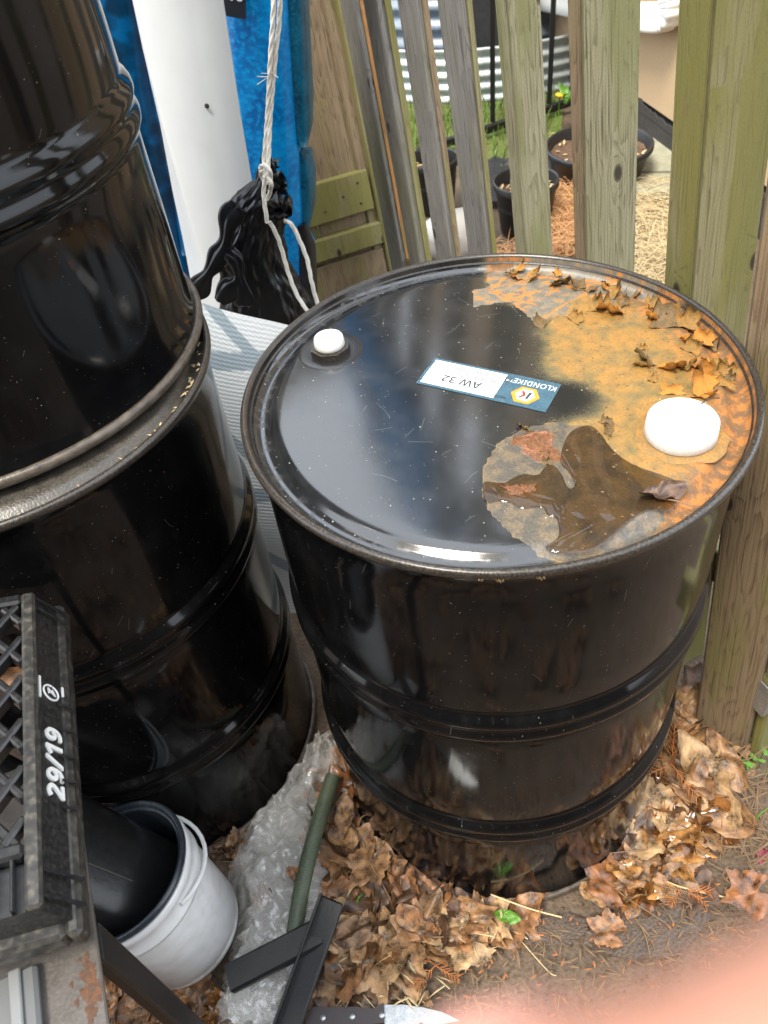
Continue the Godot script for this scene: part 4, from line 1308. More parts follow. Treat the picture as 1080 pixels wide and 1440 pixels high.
	hull("side_tube", [[Vector3(-0.5877, 1.4122, -1.0000), Vector3(-0.5203, 1.4058, -1.0000), 0.10], [Vector3(-0.6729, 1.1505, -1.0000), Vector3(-0.5994, 1.1444, -1.0000), 0.10], [Vector3(-0.7184, 1.0075, -1.0000), Vector3(-0.6426, 1.0018, -1.0000), 0.10], [Vector3(-0.7467, 0.8710, -1.0000), Vector3(-0.6724, 0.8659, -1.0000), 0.10], [Vector3(-0.7705, 0.6824, -1.0000), Vector3(-0.7090, 0.6787, -1.0000), 0.09], [Vector3(-0.7754, 0.5385, -1.0000), Vector3(-0.7357, 0.5364, -1.0000), 0.05]], M.dark_blue, k2, 0.02)
	# white board, one long edge bent back
	var wb := thing("white_board", "long white plastic board with one screw hole leaning upright", "board")
	var st := begin()
	var lm := [Vector3(-0.5832, 1.4205, -0.8400), Vector3(-0.6322, 1.1148, -0.8400), Vector3(-0.6385, 1.0345, -0.8400), Vector3(-0.6440, 0.9048, -0.8400), Vector3(-0.6433, 0.7327, -0.8400), Vector3(-0.6408, 0.5646, -0.8400), Vector3(-0.6355, 0.4519, -0.8400), Vector3(-0.6316, 0.2179, -0.8400)]
	var rm := [Vector3(-0.4353, 1.4063, -0.8400), Vector3(-0.4699, 1.1019, -0.8400), Vector3(-0.4748, 1.0340, -0.8400), Vector3(-0.4837, 0.9098, -0.8400), Vector3(-0.4908, 0.7695, -0.8400), Vector3(-0.4973, 0.6098, -0.8400), Vector3(-0.5038, 0.4654, -0.8400), Vector3(-0.5189, 0.2144, -0.8400)]
	var fm := [Vector3(-0.5890, 1.4205, -0.8500), Vector3(-0.6388, 1.1130, -0.8500), Vector3(-0.6452, 1.0321, -0.8500), Vector3(-0.6572, 0.8956, -0.8600), Vector3(-0.6824, 0.7458, -0.8850), Vector3(-0.6978, 0.6235, -0.9000), Vector3(-0.7236, 0.4454, -0.9200), Vector3(-0.7614, 0.1444, -0.9400)]
	var rows := []
	for i in lm.size():
		var a: Vector3 = lm[i]; var b: Vector3 = rm[i]
		var back := Vector3(0, 0, -0.008)
		rows.append([fm[i], a.lerp(fm[i], 0.06), a, a.lerp(b, 0.03) + Vector3(0, 0, 0.002), a.lerp(b, 0.3) + Vector3(0, 0, 0.006), a.lerp(b, 0.62) + Vector3(0, 0, 0.004), a.lerp(b, 0.65), b, b + back, a + back * 1.2, fm[i] + back])
	grid(st, rows, true)
	part("plank", st, M.white_board, wb)
	st = begin()
	lathe(st, [Vector2(0.0, 0.0005), Vector2(0.0032, 0.0012), Vector2(0.0048, 0.0)], 14, Transform3D(Basis(Vector3.RIGHT, Vector3(0, 0, 1), Vector3.DOWN), Vector3(-0.5428, 0.9309, -0.8330)))
	part("screw", st, M.rubber, wb)
	# hanging rope
	var rp := thing("hanging_rope", "twisted white rope with a knot tied round the black bag", "rope")
	for pts in [[Vector3(-0.2500, 1.4461, -0.6200), Vector3(-0.3262, 1.1433, -0.6200), Vector3(-0.3446, 1.0758, -0.6200), Vector3(-0.3715, 0.9748, -0.6200), Vector3(-0.3932, 0.8928, -0.6100), Vector3(-0.3850, 0.8812, -0.5950)], [Vector3(-0.2455, 1.4455, -0.6300), Vector3(-0.3185, 1.1403, -0.6300), Vector3(-0.3377, 1.0738, -0.6250), Vector3(-0.3667, 0.9744, -0.6200), Vector3(-0.3813, 0.9037, -0.6000), Vector3(-0.3894, 0.8861, -0.5900)],
			[Vector3(-0.3961, 0.8997, -0.6000), Vector3(-0.3819, 0.9120, -0.5800), Vector3(-0.3734, 0.9002, -0.5750), Vector3(-0.3821, 0.8781, -0.5900), Vector3(-0.3982, 0.8755, -0.6100), Vector3(-0.3972, 0.8948, -0.6000)], [Vector3(-0.3806, 0.8957, -0.5750), Vector3(-0.3745, 0.8839, -0.5700), Vector3(-0.3811, 0.8674, -0.5800), Vector3(-0.3908, 0.8503, -0.5850)],
			[Vector3(-0.3851, 0.8923, -0.5750), Vector3(-0.3915, 0.8636, -0.5700), Vector3(-0.3929, 0.8338, -0.5650), Vector3(-0.3939, 0.8167, -0.5650)], [Vector3(-0.3927, 0.8131, -0.5750), Vector3(-0.3853, 0.7910, -0.5750), Vector3(-0.3808, 0.7603, -0.5750), Vector3(-0.3741, 0.7151, -0.5650), Vector3(-0.3619, 0.6786, -0.5500), Vector3(-0.3414, 0.6517, -0.5300), Vector3(-0.3218, 0.6103, -0.5200)],
			[Vector3(-0.3677, 0.8094, -0.5850), Vector3(-0.3548, 0.8031, -0.5800), Vector3(-0.3452, 0.7792, -0.5750), Vector3(-0.3342, 0.7419, -0.5650), Vector3(-0.3297, 0.7068, -0.5500), Vector3(-0.3238, 0.6677, -0.5400), Vector3(-0.3159, 0.6567, -0.5300), Vector3(-0.3108, 0.6098, -0.5200)]]:
		st = begin()
		tube(st, curve_points(pts, 0.003), 0.0039, 18, 3, 0.024)
		part("strand", st, M.rope, rp)
	for q in [Vector3(-0.3494, 1.0406, -0.6200), Vector3(-0.3562, 1.0368, -0.6200)]:
		for i in 3:
			st = begin()
			tube(st, [q, q + Vector3(rng.randf_range(-0.02, 0.02), rng.randf_range(-0.008, 0.01), 0.008)], 0.0006, 4)
			part("frayed_fibre", st, M.rope, rp)
	# black bag tied up by the rope
	var bg := thing("bin_bag", "black plastic bag gathered and tied to the white rope", "bag")
	var wide := [[371,236,7,0.01], [370,250,9,0.012], [362,268,24,0.022], [358,285,32,0.03], [356,310,36,0.036], [354,340,37,0.04], [357,370,40,0.043], [365,400,46,0.046], [372,430,54,0.05], [380,470,62,0.05], [388,540,68,0.05]]
	var secs := []
	var cs := [Vector3(-0.4040, 0.8792, -0.6500), Vector3(-0.4091, 0.8614, -0.6500), Vector3(-0.4248, 0.8386, -0.6500), Vector3(-0.4351, 0.8163, -0.6500), Vector3(-0.4455, 0.7822, -0.6500), Vector3(-0.4606, 0.7398, -0.6500), Vector3(-0.4663, 0.6951, -0.6500), Vector3(-0.4635, 0.6480, -0.6500), Vector3(-0.4621, 0.5990, -0.6500), Vector3(-0.4642, 0.5304, -0.6500), Vector3(-0.4779, 0.4005, -0.6500)]
	for i in cs.size() - 1:
		for s in 6:
			var t := s / 6.0
			secs.append([cs[i].lerp(cs[i + 1], t), Vector3(0.97, 0, -0.2) * lerpf(wide[i][2], wide[i + 1][2], t) * 0.00155, Vector3(0.2, 0, 0.97) * lerpf(wide[i][3], wide[i + 1][3], t), 1.0])
	var n := FastNoiseLite.new()
	n.seed = 5
	n.frequency = 1.2
	n.fractal_octaves = 2
	n.fractal_type = FastNoiseLite.FRACTAL_RIDGED
	st = begin()
	loft(st, secs, 150, func(t, a): return 0.98 + 0.05 * sin(a * 5.0 + t * 3.0) + 0.03 * sin(a * 9.0 + t * 4.0) + 0.15 * n.get_noise_3d(cos(a) * 1.4 + t * 0.8, t * 5.0, sin(a) * 1.4) + 0.05 * n.get_noise_3d(cos(a) * 4.0, t * 13.0 + cos(a), sin(a) * 4.0))
	part("sack", st, M.bag, bg)
	for pts in [[Vector3(-0.4501, 0.8338, -0.6000), Vector3(-0.4716, 0.8130, -0.5900), Vector3(-0.4880, 0.7749, -0.5850), Vector3(-0.5048, 0.7471, -0.5800), Vector3(-0.5337, 0.7175, -0.5750), Vector3(-0.5762, 0.6722, -0.5700)], [Vector3(-0.4887, 0.7608, -0.5850), Vector3(-0.4810, 0.7313, -0.5800), Vector3(-0.4794, 0.7044, -0.5750), Vector3(-0.4980, 0.6870, -0.5700), Vector3(-0.5226, 0.6633, -0.5650)], [Vector3(-0.5012, 0.7442, -0.5850), Vector3(-0.4871, 0.7404, -0.5800), Vector3(-0.4790, 0.7224, -0.5800), Vector3(-0.4753, 0.6921, -0.5750), Vector3(-0.4814, 0.6489, -0.5700)]]:
		st = begin()
		var line := curve_points(pts, 0.006)
		var ss := []
		for i in line.size():
			var t: Vector3 = (line[mini(i + 1, line.size() - 1)] - line[maxi(i - 1, 0)]).normalized()
			var side := t.cross(Vector3(0, 0, 1)).normalized()
			ss.append([line[i], side * (0.014 + 0.005 * sin(i * 0.35)), Vector3(0, 0.2, 1) * 0.004, 1.0])
		loft(st, ss, 30, func(t, a): return 1.0 + 0.25 * sin(a * 4.0 + t * 3.0) + 0.10 * sin(a * 9.0 + t * 7.0))
		part("torn_strip", st, M.bag, bg)
	for q in [[Vector3(-0.3744, 0.8160, -0.6000), 0.030], [Vector3(-0.3777, 0.8614, -0.6100), 0.022], [Vector3(-0.3859, 0.8860, -0.6250), 0.016]]:
		st = begin()
		for i in 9:
			curled(st, q[0] + Vector3(rng.randfn(0, 0.006), rng.randfn(0, 0.008), rng.randfn(0, 0.006)), q[1], q[1] * 1.3, rng.randf() * TAU, rng.randf_range(0.8, 2.2), rng.randf_range(-0.6, 1.2))
		part("ruffle", st, M.bag, bg)
	# white woven mat hanging in the gap between the drums
	var mt := thing("woven_mat", "white ribbed plastic mat with grey crossing bands between the drums", "mat")
	var tl: Vector3 = Vector3(-0.6017, 0.7216, -0.5400)
	var tr: Vector3 = Vector3(-0.2902, 0.5682, -0.5300)
	var bl := Vector3(-0.52, 0.03, -0.28)
	var br := Vector3(-0.10, 0.03, -0.315)
	rows = []
	for i in 41:
		var v := i / 40.0
		var row := []
		for j in 25:
			var u := j / 24.0
			var p := tl.lerp(tr, u).lerp(bl.lerp(br, u), v)
			p.z += 0.07 * sin(v * PI) * (1.0 - v) + 0.02 * sin(u * 5.0 + 0.6) * (1.0 - v) + 0.006 * sin(v * 11.0 + u * 2.0)
			row.append(p)
		rows.append(row)
	st = begin()
	grid(st, rows)
	var thick := []
	for row in rows:
		var back := []
		for p in row: back.append(p - Vector3(0, 0.001, 0.004))
		thick.append(back)
	grid(st, thick)
	var w := 256
	var h := 512
	var rgb := PackedByteArray(); rgb.resize(w * h * 3)
	var hb := PackedByteArray(); hb.resize(w * h)
	var nb := noise_bytes(w, h, 0.05, 95, 3)
	for py in h:
		for px in w:
			var u := float(px) / w
			var v := float(py) / h
			var band := 0.0
			for d in [u - 0.26 - v * 1.9, u + 0.52 - v * 1.9, u + 1.3 - v * 1.9, (v - 0.155 + u * 0.10) * 2.2, (v - 0.56 + u * 0.10) * 2.2]:
				band = maxf(band, 1.0 - smooth(0.045, 0.06, absf(d) + (nb[py * w + px] / 255.0 - 0.5) * 0.02))
			var rib := 0.5 + 0.5 * sin(py * TAU / 6.0 + sin(px * TAU / 8.0) * 0.7)
			var c := Color(0.94, 0.93, 0.90).lerp(Color(0.64, 0.68, 0.69), band * 0.9) * (0.93 + 0.07 * rib)
			var i := py * w + px
			rgb[i * 3] = int(c.r * 255); rgb[i * 3 + 1] = int(c.g * 255); rgb[i * 3 + 2] = int(c.b * 255)
			hb[i] = int(rib * 255)
	var mm := StandardMaterial3D.new()
	mm.albedo_texture = texture(w, h, rgb)
	mm.roughness = 0.7
	mm.heightmap_enabled = true
	mm.heightmap_texture = grey_texture(w, h, hb)
	mm.heightmap_scale = 0.06
	part("weave", st, mm, mt)

func cam_pos() -> Vector3:
	return Vector3(0.0000, 1.4519, 0.7752)

# ---------------------------------------------------------------- the three drums
func build_drums() -> void:
	M.body_mesh = drum_body()
	M.top_bead = bead(0.880, true)
	M.low_bead = bead(0.0, false)
	M.top_mesh = drum_top()
	M.bottom_mesh = drum_bottom()
	var rusty := lid_material()
	var dusty := mottled(512, 0.02, 24, Color(0.16, 0.16, 0.158), Color(0.25, 0.245, 0.235), Color(0.38, 0.32, 0.24), 0.35, 0.05, 4.0, 2.0)
	make_drum("lower black oil drum of the two stacked at the left", Vector3(-0.659, 0, -0.028), 1.1, M.enamel_b, dusty)
	make_drum("upper black oil drum of the two stacked at the left", Vector3(-0.680, 0.8805, -0.080), 2.4, M.enamel, dusty)
	var d := make_drum("black oil drum with a rusty lid and white caps standing in front of the fence", Vector3.ZERO, 0.0, M.enamel, rusty)
	# pressed ring and hexagon collar under the small cap
	var s := Vector2(-0.2052, -0.0832)
	var at := Vector3(s.x, 0.8682, s.y)
	var st := begin()
	lathe(st, [Vector2(0.043, -0.0006), Vector2(0.041, 0.0006), Vector2(0.036, 0.0014), Vector2(0.030, 0.0010), Vector2(0.0, 0.0010)], 48, Transform3D(Basis(), at))
	part("pressed_ring", st, M.black_gloss, d)
	var hx := PackedVector2Array()
	for k in 8:
		hx.append(Vector2(cos(TAU * k / 8 + 0.3), sin(TAU * k / 8 + 0.3)) * 0.0262)
	flat("collar", hx, -0.008, M.rim, d, Transform3D(Basis(Vector3.RIGHT, Vector3(0, 0, 1), Vector3.DOWN), at + Vector3(0, 0.001, 0)))
	round_cap(d, at + Vector3(0, 0.009, 0), 0.0188, 0.0135, false)
	var g := Vector2(0.1995, 0.0963)
	at = Vector3(g.x, 0.8686, g.y)
	st = begin()
	lathe(st, [Vector2(0.0475, 0.0), Vector2(0.045, 0.0012), Vector2(0.042, 0.0022), Vector2(0.0, 0.0022)], 64, Transform3D(Basis(), at), 0.004)
	part("rust_ring", st, mottled(128, 0.04, 97, Color(0.50, 0.38, 0.19), Color(0.62, 0.43, 0.18), Color(0.40, 0.34, 0.22), 0.7, 0.1, 8.0, 2.2), d)
	round_cap(d, at + Vector3(0, 0.0024, 0), 0.0366, 0.0215, true)
	# paper label, read from the fence side
	var ink := col(Color(0.20, 0.22, 0.24), 0.6)
	var blue := mottled(128, 0.03, 98, Color(0.15, 0.27, 0.34), Color(0.19, 0.32, 0.38), Color(0.36, 0.44, 0.47), 0.45, 0.0, 14.0)
	var paper := col(Color(0.84, 0.85, 0.83), 0.5)
	var orange := col(Color(0.90, 0.52, 0.10), 0.5)
	var b := Basis(Vector3(-0.926, 0, -0.378), Vector3(-0.378, 0, 0.926), Vector3.UP)
	var mid := Vector3(-0.0045, 0.8690, -0.0035)
	var lb := Node3D.new()
	lb.name = "label"
	d.add_child(lb, true)
	var xf := func(x: float, y: float, z: float) -> Transform3D: return Transform3D(b, mid + b * Vector3(x, y, z))
	flat("backing", rect(-0.0815, -0.0275, 0.0815, 0.0275), 0.0004, blue, lb, xf.call(0, 0, 0))
	flat("white_field", rect(-0.0165, -0.0235, 0.0775, 0.0235), 0.0003, paper, lb, xf.call(0, 0, 0.0004))
	lettering("PROFESSIONAL FORMULA / FORMULE PROFESSIONNELLE", 0.0034, 0.0002, ink, lb, xf.call(0.0305, 0.0185, 0.0008))
	lettering("AW 32", 0.0125, 0.0002, ink, lb, xf.call(0.0305, 0.0075, 0.0008), true)
	lettering("HYDRAULIC FLUID", 0.0078, 0.0002, ink, lb, xf.call(0.0305, -0.0055, 0.0008))
	lettering("FLUIDE HYDRAULIQUE", 0.0078, 0.0002, ink, lb, xf.call(0.0305, -0.0155, 0.0008))
	lettering("KLONDIKE™", 0.0082, 0.0002, paper, lb, xf.call(-0.049, -0.0165, 0.0006))
	flat("hexagon", hexagon(0.0165, 1.05), 0.0002, orange, lb, xf.call(-0.0495, 0.0065, 0.0004))
	flat("hexagon_field", hexagon(0.0120, 1.0), 0.0002, paper, lb, xf.call(-0.0495, 0.0065, 0.0006))
	var red := col(Color(0.78, 0.16, 0.12), 0.5)
	flat("emblem_bar", PackedVector2Array([Vector2(-0.0065, -0.0065), Vector2(-0.003, -0.0065), Vector2(-0.0015, 0.0065), Vector2(-0.005, 0.0065)]), 0.0002, ink, lb, xf.call(-0.0495, 0.0065, 0.0008))
	flat("emblem_arm", PackedVector2Array([Vector2(-0.001, 0.0005), Vector2(0.004, 0.0065), Vector2(0.0075, 0.0065), Vector2(0.003, 0.0), Vector2(0.0065, -0.0065), Vector2(0.0028, -0.0065)]), 0.0002, red, lb, xf.call(-0.0495, 0.0065, 0.0008))
	# scabs of rusted paint that have curled off the lid
	var scab := mottled(256, 0.03, 99, Color(0.46, 0.37, 0.19), Color(0.64, 0.44, 0.15), Color(0.38, 0.30, 0.16), 0.75, 0.1, 14.0, 2.2)
	var scab2 := mottled(256, 0.03, 100, Color(0.64, 0.42, 0.13), Color(0.72, 0.48, 0.15), Color(0.46, 0.33, 0.15), 0.75, 0.1, 14.0, 2.0)
	var dark := mottled(256, 0.03, 101, Color(0.36, 0.29, 0.17), Color(0.50, 0.37, 0.18), Color(0.27, 0.22, 0.15), 0.6, 0.1, 14.0, 2.0)
	var flakes := [[Vector2(0.0702, -0.1241), 0.016, 0.026, 2.6, 1.2, 0.2, dark], [Vector2(0.1019, -0.1318), 0.014, 0.030, 0.6, 1.8, 0.3, scab], [Vector2(0.1382, -0.1493), 0.022, 0.034, 1.3, 2.0, 0.35, scab], [Vector2(0.1566, -0.1547), 0.024, 0.040, 4.2, 1.6, 0.4, scab2], [Vector2(0.1652, -0.1677), 0.014, 0.024, 0.2, 1.6, 0.7, dark],
			[Vector2(0.1569, -0.1929), 0.016, 0.030, 0.0, 1.5, 0.8, scab], [Vector2(0.2186, -0.1079), 0.030, 0.046, 1.6, 1.1, 0.5, dark], [Vector2(0.2354, -0.1068), 0.022, 0.034, 1.2, 1.8, 0.4, scab], [Vector2(0.1860, -0.0433), 0.016, 0.030, 3.6, 2.0, 0.4, dark], [Vector2(0.1772, -0.0323), 0.010, 0.022, 4.4, 2.0, 0.3, scab], [Vector2(0.2090, -0.0335), 0.024, 0.036, 4.9, 1.4, 0.25, scab2], [Vector2(0.2240, -0.0270), 0.014, 0.022, 5.6, 2.2, 0.4, scab],
			[Vector2(0.2335, -0.0552), 0.016, 0.026, 0.8, 2.0, 0.5, scab], [Vector2(0.2509, -0.0750), 0.016, 0.032, 1.0, 1.9, 0.5, scab2], [Vector2(0.2614, -0.0744), 0.014, 0.026, 0.4, 1.8, 0.6, dark], [Vector2(0.2461, 0.0175), 0.026, 0.052, 2.35, 1.7, 0.5, scab2], [Vector2(0.2337, 0.0222), 0.018, 0.030, 5.3, 1.2, 0.15, scab2], [Vector2(0.2022, 0.0261), 0.011, 0.028, 1.5, 1.6, 0.4, scab2], [Vector2(0.2692, -0.0303), 0.010, 0.022, 2.0, 1.7, 0.5, scab], [Vector2(0.2779, -0.0187), 0.010, 0.026, 1.2, 1.9, 0.6, scab], [Vector2(0.2670, -0.0029), 0.012, 0.018, 0.4, 2.0, 0.5, dark],
			[Vector2(0.1310, 0.0871), 0.010, 0.022, 2.9, 1.5, 0.3, dark], [Vector2(0.1231, 0.0760), 0.008, 0.016, 1.0, 1.9, 0.4, dark], [Vector2(0.0382, 0.0782), 0.008, 0.020, 4.0, 1.6, 0.3, dark], [Vector2(0.1824, 0.0013), 0.009, 0.012, 1.0, 1.5, 0.2, scab], [Vector2(0.0583, 0.1405), 0.007, 0.012, 1.5, 2.2, 0.3, dark], [Vector2(0.1828, -0.0625), 0.006, 0.010, 1.5, 2.2, 0.3, scab]]
	for k in 34:   # the row of scabs along the far rim
		var t := rng.randf()
		var a := lerpf(-1.55, 0.05, t)
		var rr := rng.randf_range(0.243, 0.279)
		flakes.append([Vector2(cos(a) * rr, sin(a) * rr), rng.randf_range(0.006, 0.018), rng.randf_range(0.014, 0.032), rng.randf() * TAU, rng.randf_range(0.6, 2.2), rng.randf_range(0.0, 0.5), [scab, scab2, scab2, dark][rng.randi_range(0, 3)]])
	for q in flakes:
		st = begin()
		var rad: float = q[0].length()
		curled(st, Vector3(q[0].x, 0.8686 - 0.007 * smooth(0.258, 0.27, rad), q[0].y), q[1] * 1.1, q[2] * 0.95, q[3], q[4] * 0.75, q[5] * 0.45)
		part("paint_flake", st, q[6], d)
	# rust chips on the near rim
	for q in [[Vector2(-0.0096, 0.2739), 0.006], [Vector2(0.0063, 0.2887), 0.010], [Vector2(0.0439, 0.2953), 0.009]]:
		st = begin()
		var a := atan2(q[0].y, q[0].x)
		curled(st, Vector3(cos(a) * 0.2985, 0.8725, sin(a) * 0.2985), q[1] * 0.28, q[1] * 0.8, -a, 0.1, -1.4)
		part("rust_chip", st, dark, d)
	# puddle of rain water
	var pud := PackedVector2Array([Vector2(0.1092, 0.0780), Vector2(0.1184, 0.0927), Vector2(0.1247, 0.1116), Vector2(0.1346, 0.1288), Vector2(0.1487, 0.1435), Vector2(0.1658, 0.1535), Vector2(0.1824, 0.1643), Vector2(0.1874, 0.1717), Vector2(0.1882, 0.1839), Vector2(0.1735, 0.2085), Vector2(0.1541, 0.2083), Vector2(0.1389, 0.2169), Vector2(0.1228, 0.2339), Vector2(0.1058, 0.2513), Vector2(0.0890, 0.2621), Vector2(0.0613, 0.2630), Vector2(0.0504, 0.2558), Vector2(0.0632, 0.2421), Vector2(0.0632, 0.2193), Vector2(0.0546, 0.2134), Vector2(0.0495, 0.2034), Vector2(0.0298, 0.2042), Vector2(0.0173, 0.1961), Vector2(0.0073, 0.1939), Vector2(-0.0063, 0.1958), Vector2(-0.0093, 0.1771), Vector2(-0.0071, 0.1644), Vector2(0.0120, 0.1668), Vector2(0.0224, 0.1584), Vector2(0.0343, 0.1532), Vector2(0.0474, 0.1556), Vector2(0.0552, 0.1438), Vector2(0.0642, 0.1406), Vector2(0.0721, 0.1550), Vector2(0.0760, 0.1721), Vector2(0.0800, 0.1763), Vector2(0.0841, 0.1690), Vector2(0.0789, 0.1508), Vector2(0.0719, 0.1352), Vector2(0.0775, 0.1057), Vector2(0.0863, 0.0870), Vector2(0.0985, 0.0777)])
	var curve := Curve2D.new()
	for i in pud.size() + 1:
		var t := (pud[(i + 1) % pud.size()] - pud[(i - 1 + pud.size()) % pud.size()]) / 6.0
		curve.add_point(pud[i % pud.size()], -t, t)
	curve.bake_interval = 0.0025
	var line := curve.get_baked_points()
	line.resize(line.size() - 1)
	var inner := PackedVector2Array()
	for i in line.size():
		var t := (line[(i + 1) % line.size()] - line[(i - 1 + line.size()) % line.size()]).normalized()
		var nn := t.orthogonal() * 0.0016
		inner.append(line[i] + (nn if Geometry2D.is_point_in_polygon(line[i] + nn, line) else -nn))
	st = begin()
	var idx := Geometry2D.triangulate_polygon(inner)
	for k in range(0, idx.size(), 3):
		var v := []
		for e in 3:
			var p := inner[idx[k + e]]
			v.append(Vector3(p.x, 0.8700, p.y))
		tri_out(st, v[0], v[1], v[2], Vector3(0.1, -5, 0.1))
	for i in line.size():
		var j := (i + 1) % line.size()
		var a := Vector3(line[i].x, 0.8687, line[i].y); var c := Vector3(line[j].x, 0.8687, line[j].y)
		var a2 := Vector3(inner[i].x, 0.8700, inner[i].y); var c2 := Vector3(inner[j].x, 0.8700, inner[j].y)
		tri_out(st, a, c, c2, Vector3(0.1, -5, 0.1)); tri_out(st, a, c2, a2, Vector3(0.1, -5, 0.1))
	var water := col(Color(0.27, 0.20, 0.11, 0.60), 0.03)
	water.transparency = BaseMaterial3D.TRANSPARENCY_ALPHA
	water.albedo_texture = texture_of_silt()
	water.uv1_triplanar = true
	water.uv1_world_triplanar = true
	water.uv1_scale = Vector3.ONE * 5.0
	var pw := part("puddle", st, water)
	tag(pw, "brown puddle of rusty rain water on the lid of the front drum", "puddle")
	var bits := begin(false)
	for k in 26:
		var q := inside(line)
		var r := rng.randf_range(0.0008, 0.0026)
		var a := rng.randf() * TAU
		var p := Vector3(q.x, 0.8703, q.y)
		var x := Vector3(cos(a), 0.1, sin(a)) * r
		var z := Vector3(-sin(a), 0.2, cos(a)) * r * 0.6
		for v in [p - x, p + z, p + x, p - x, p + x, p - z]: vert(bits, v)
	var fb := stuff(part("floating_specks", bits, dark))
	fb.set_meta("label", "specks of rust floating on the brown puddle")
	# crusted lumps that stand out of the water
	for q in [[Vector2(0.0466, 0.1025), 0.030, 0.014], [Vector2(0.0607, 0.1237), 0.020, 0.010], [Vector2(0.0263, 0.1776), 0.026, 0.010], [Vector2(0.0364, 0.1757), 0.012, 0.008]]:
		st = begin()
		var rows := []
		for i in 9:
			var row := []
			for j in 20:
				var a := TAU * j / 20
				var rr: float = q[1] * i / 8.0 * (0.75 + 0.25 * sin(a * 3.0 + q[0].x * 90.0) + 0.15 * sin(a * 7.0))
				row.append(Vector3(q[0].x + cos(a) * rr, 0.8682 + 0.0035 * cos(i / 8.0 * PI * 0.5) + rng.randf_range(-0.0008, 0.0012) * (1.0 if i < 8 else 0.0), q[0].y + sin(a) * rr * q[2] / q[1] * 1.4))
			rows.append(row)
		grid(st, rows, true)
		part("rust_crust", st, M.crust, d)
	# what lies on the lid
	var lf := leaf(Vector3(Vector2(0.1669, 0.1897).x, 0.8725, Vector2(0.1669, 0.1897).y), 0.055, 2, 6, 2.0, Vector2(0.1, 0.0), "small brown leaf at the edge of the puddle on the lid", "", false)
	var stick := thing("twig", "thin dark twig across the puddle edge near the lid rim", "twig")
	st = begin()
	var w0 := Vector2(0.1607, 0.1946); var w1 := Vector2(0.1776, 0.1998); var w2 := Vector2(0.1930, 0.2077)
	tube(st, curve_points([Vector3(w0.x, 0.8722, w0.y), Vector3(w1.x, 0.8738, w1.y), Vector3(w2.x, 0.8735, w2.y)], 0.004), 0.0009, 5)
	part("stem", st, M.twig, stick)
	var cr := thing("twig", "tiny dark curved twig lying on the large white cap", "twig")
	st = begin()
	var c0 := Vector2(0.2205, 0.0548); var c1 := Vector2(0.2292, 0.0476); var c2 := Vector2(0.2416, 0.0456)
	tube(st, curve_points([Vector3(c0.x, 0.8935, c0.y + 0.02), Vector3(c1.x, 0.8945, c1.y + 0.021), Vector3(c2.x, 0.8938, c2.y + 0.02)], 0.003), 0.0006, 5)
	part("stem", st, M.rubber, cr)
	# dry bits in the gap of the two stacked drums
	litter_ring()

func texture_of_silt() -> ImageTexture:
	var s := 256
	var n := noise_bytes(s, s, 0.02, 111, 5, FastNoiseLite.TYPE_SIMPLEX_SMOOTH, true)
	var f := noise_bytes(s, s, 0.09, 112, 4, FastNoiseLite.TYPE_SIMPLEX_SMOOTH, true)
	var rgb := PackedByteArray(); rgb.resize(s * s * 3)
	for i in s * s:
		var t := smooth(0.3, 0.7, n[i] / 255.0)
		var g := smooth(0.62, 0.8, f[i] / 255.0 * 0.6 + n[i] / 255.0 * 0.4)
		var c := Color(0.70, 0.66, 0.58).lerp(Color(1.0, 0.92, 0.75), t).lerp(Color(1.0, 1.0, 0.6), g * 0.6)
		rgb[i * 3] = int(c.r * 255); rgb[i * 3 + 1] = int(c.g * 255); rgb[i * 3 + 2] = int(c.b * 255)
	return texture(s, s, rgb)

func litter_ring() -> void:
	var st := begin(false)
	for k in 130:
		var a := rng.randf_range(-0.5, 1.9)
		var r := rng.randf_range(0.275, 0.288)
		var p := Vector3(-0.659 + cos(a) * r, 0.8625 + rng.randf() * 0.004, -0.028 + sin(a) * r)
		var d := Vector3(rng.randfn(0, 1), 0.15, rng.randfn(0, 1)).normalized() * rng.randf_range(0.002, 0.009)
		var s := d.cross(Vector3.UP).normalized() * 0.0014
		for v in [p - d, p + s, p + d, p - d, p + d, p - s]: vert(st, v)
	stuff(part("dry_crumbs", st, M.straw))

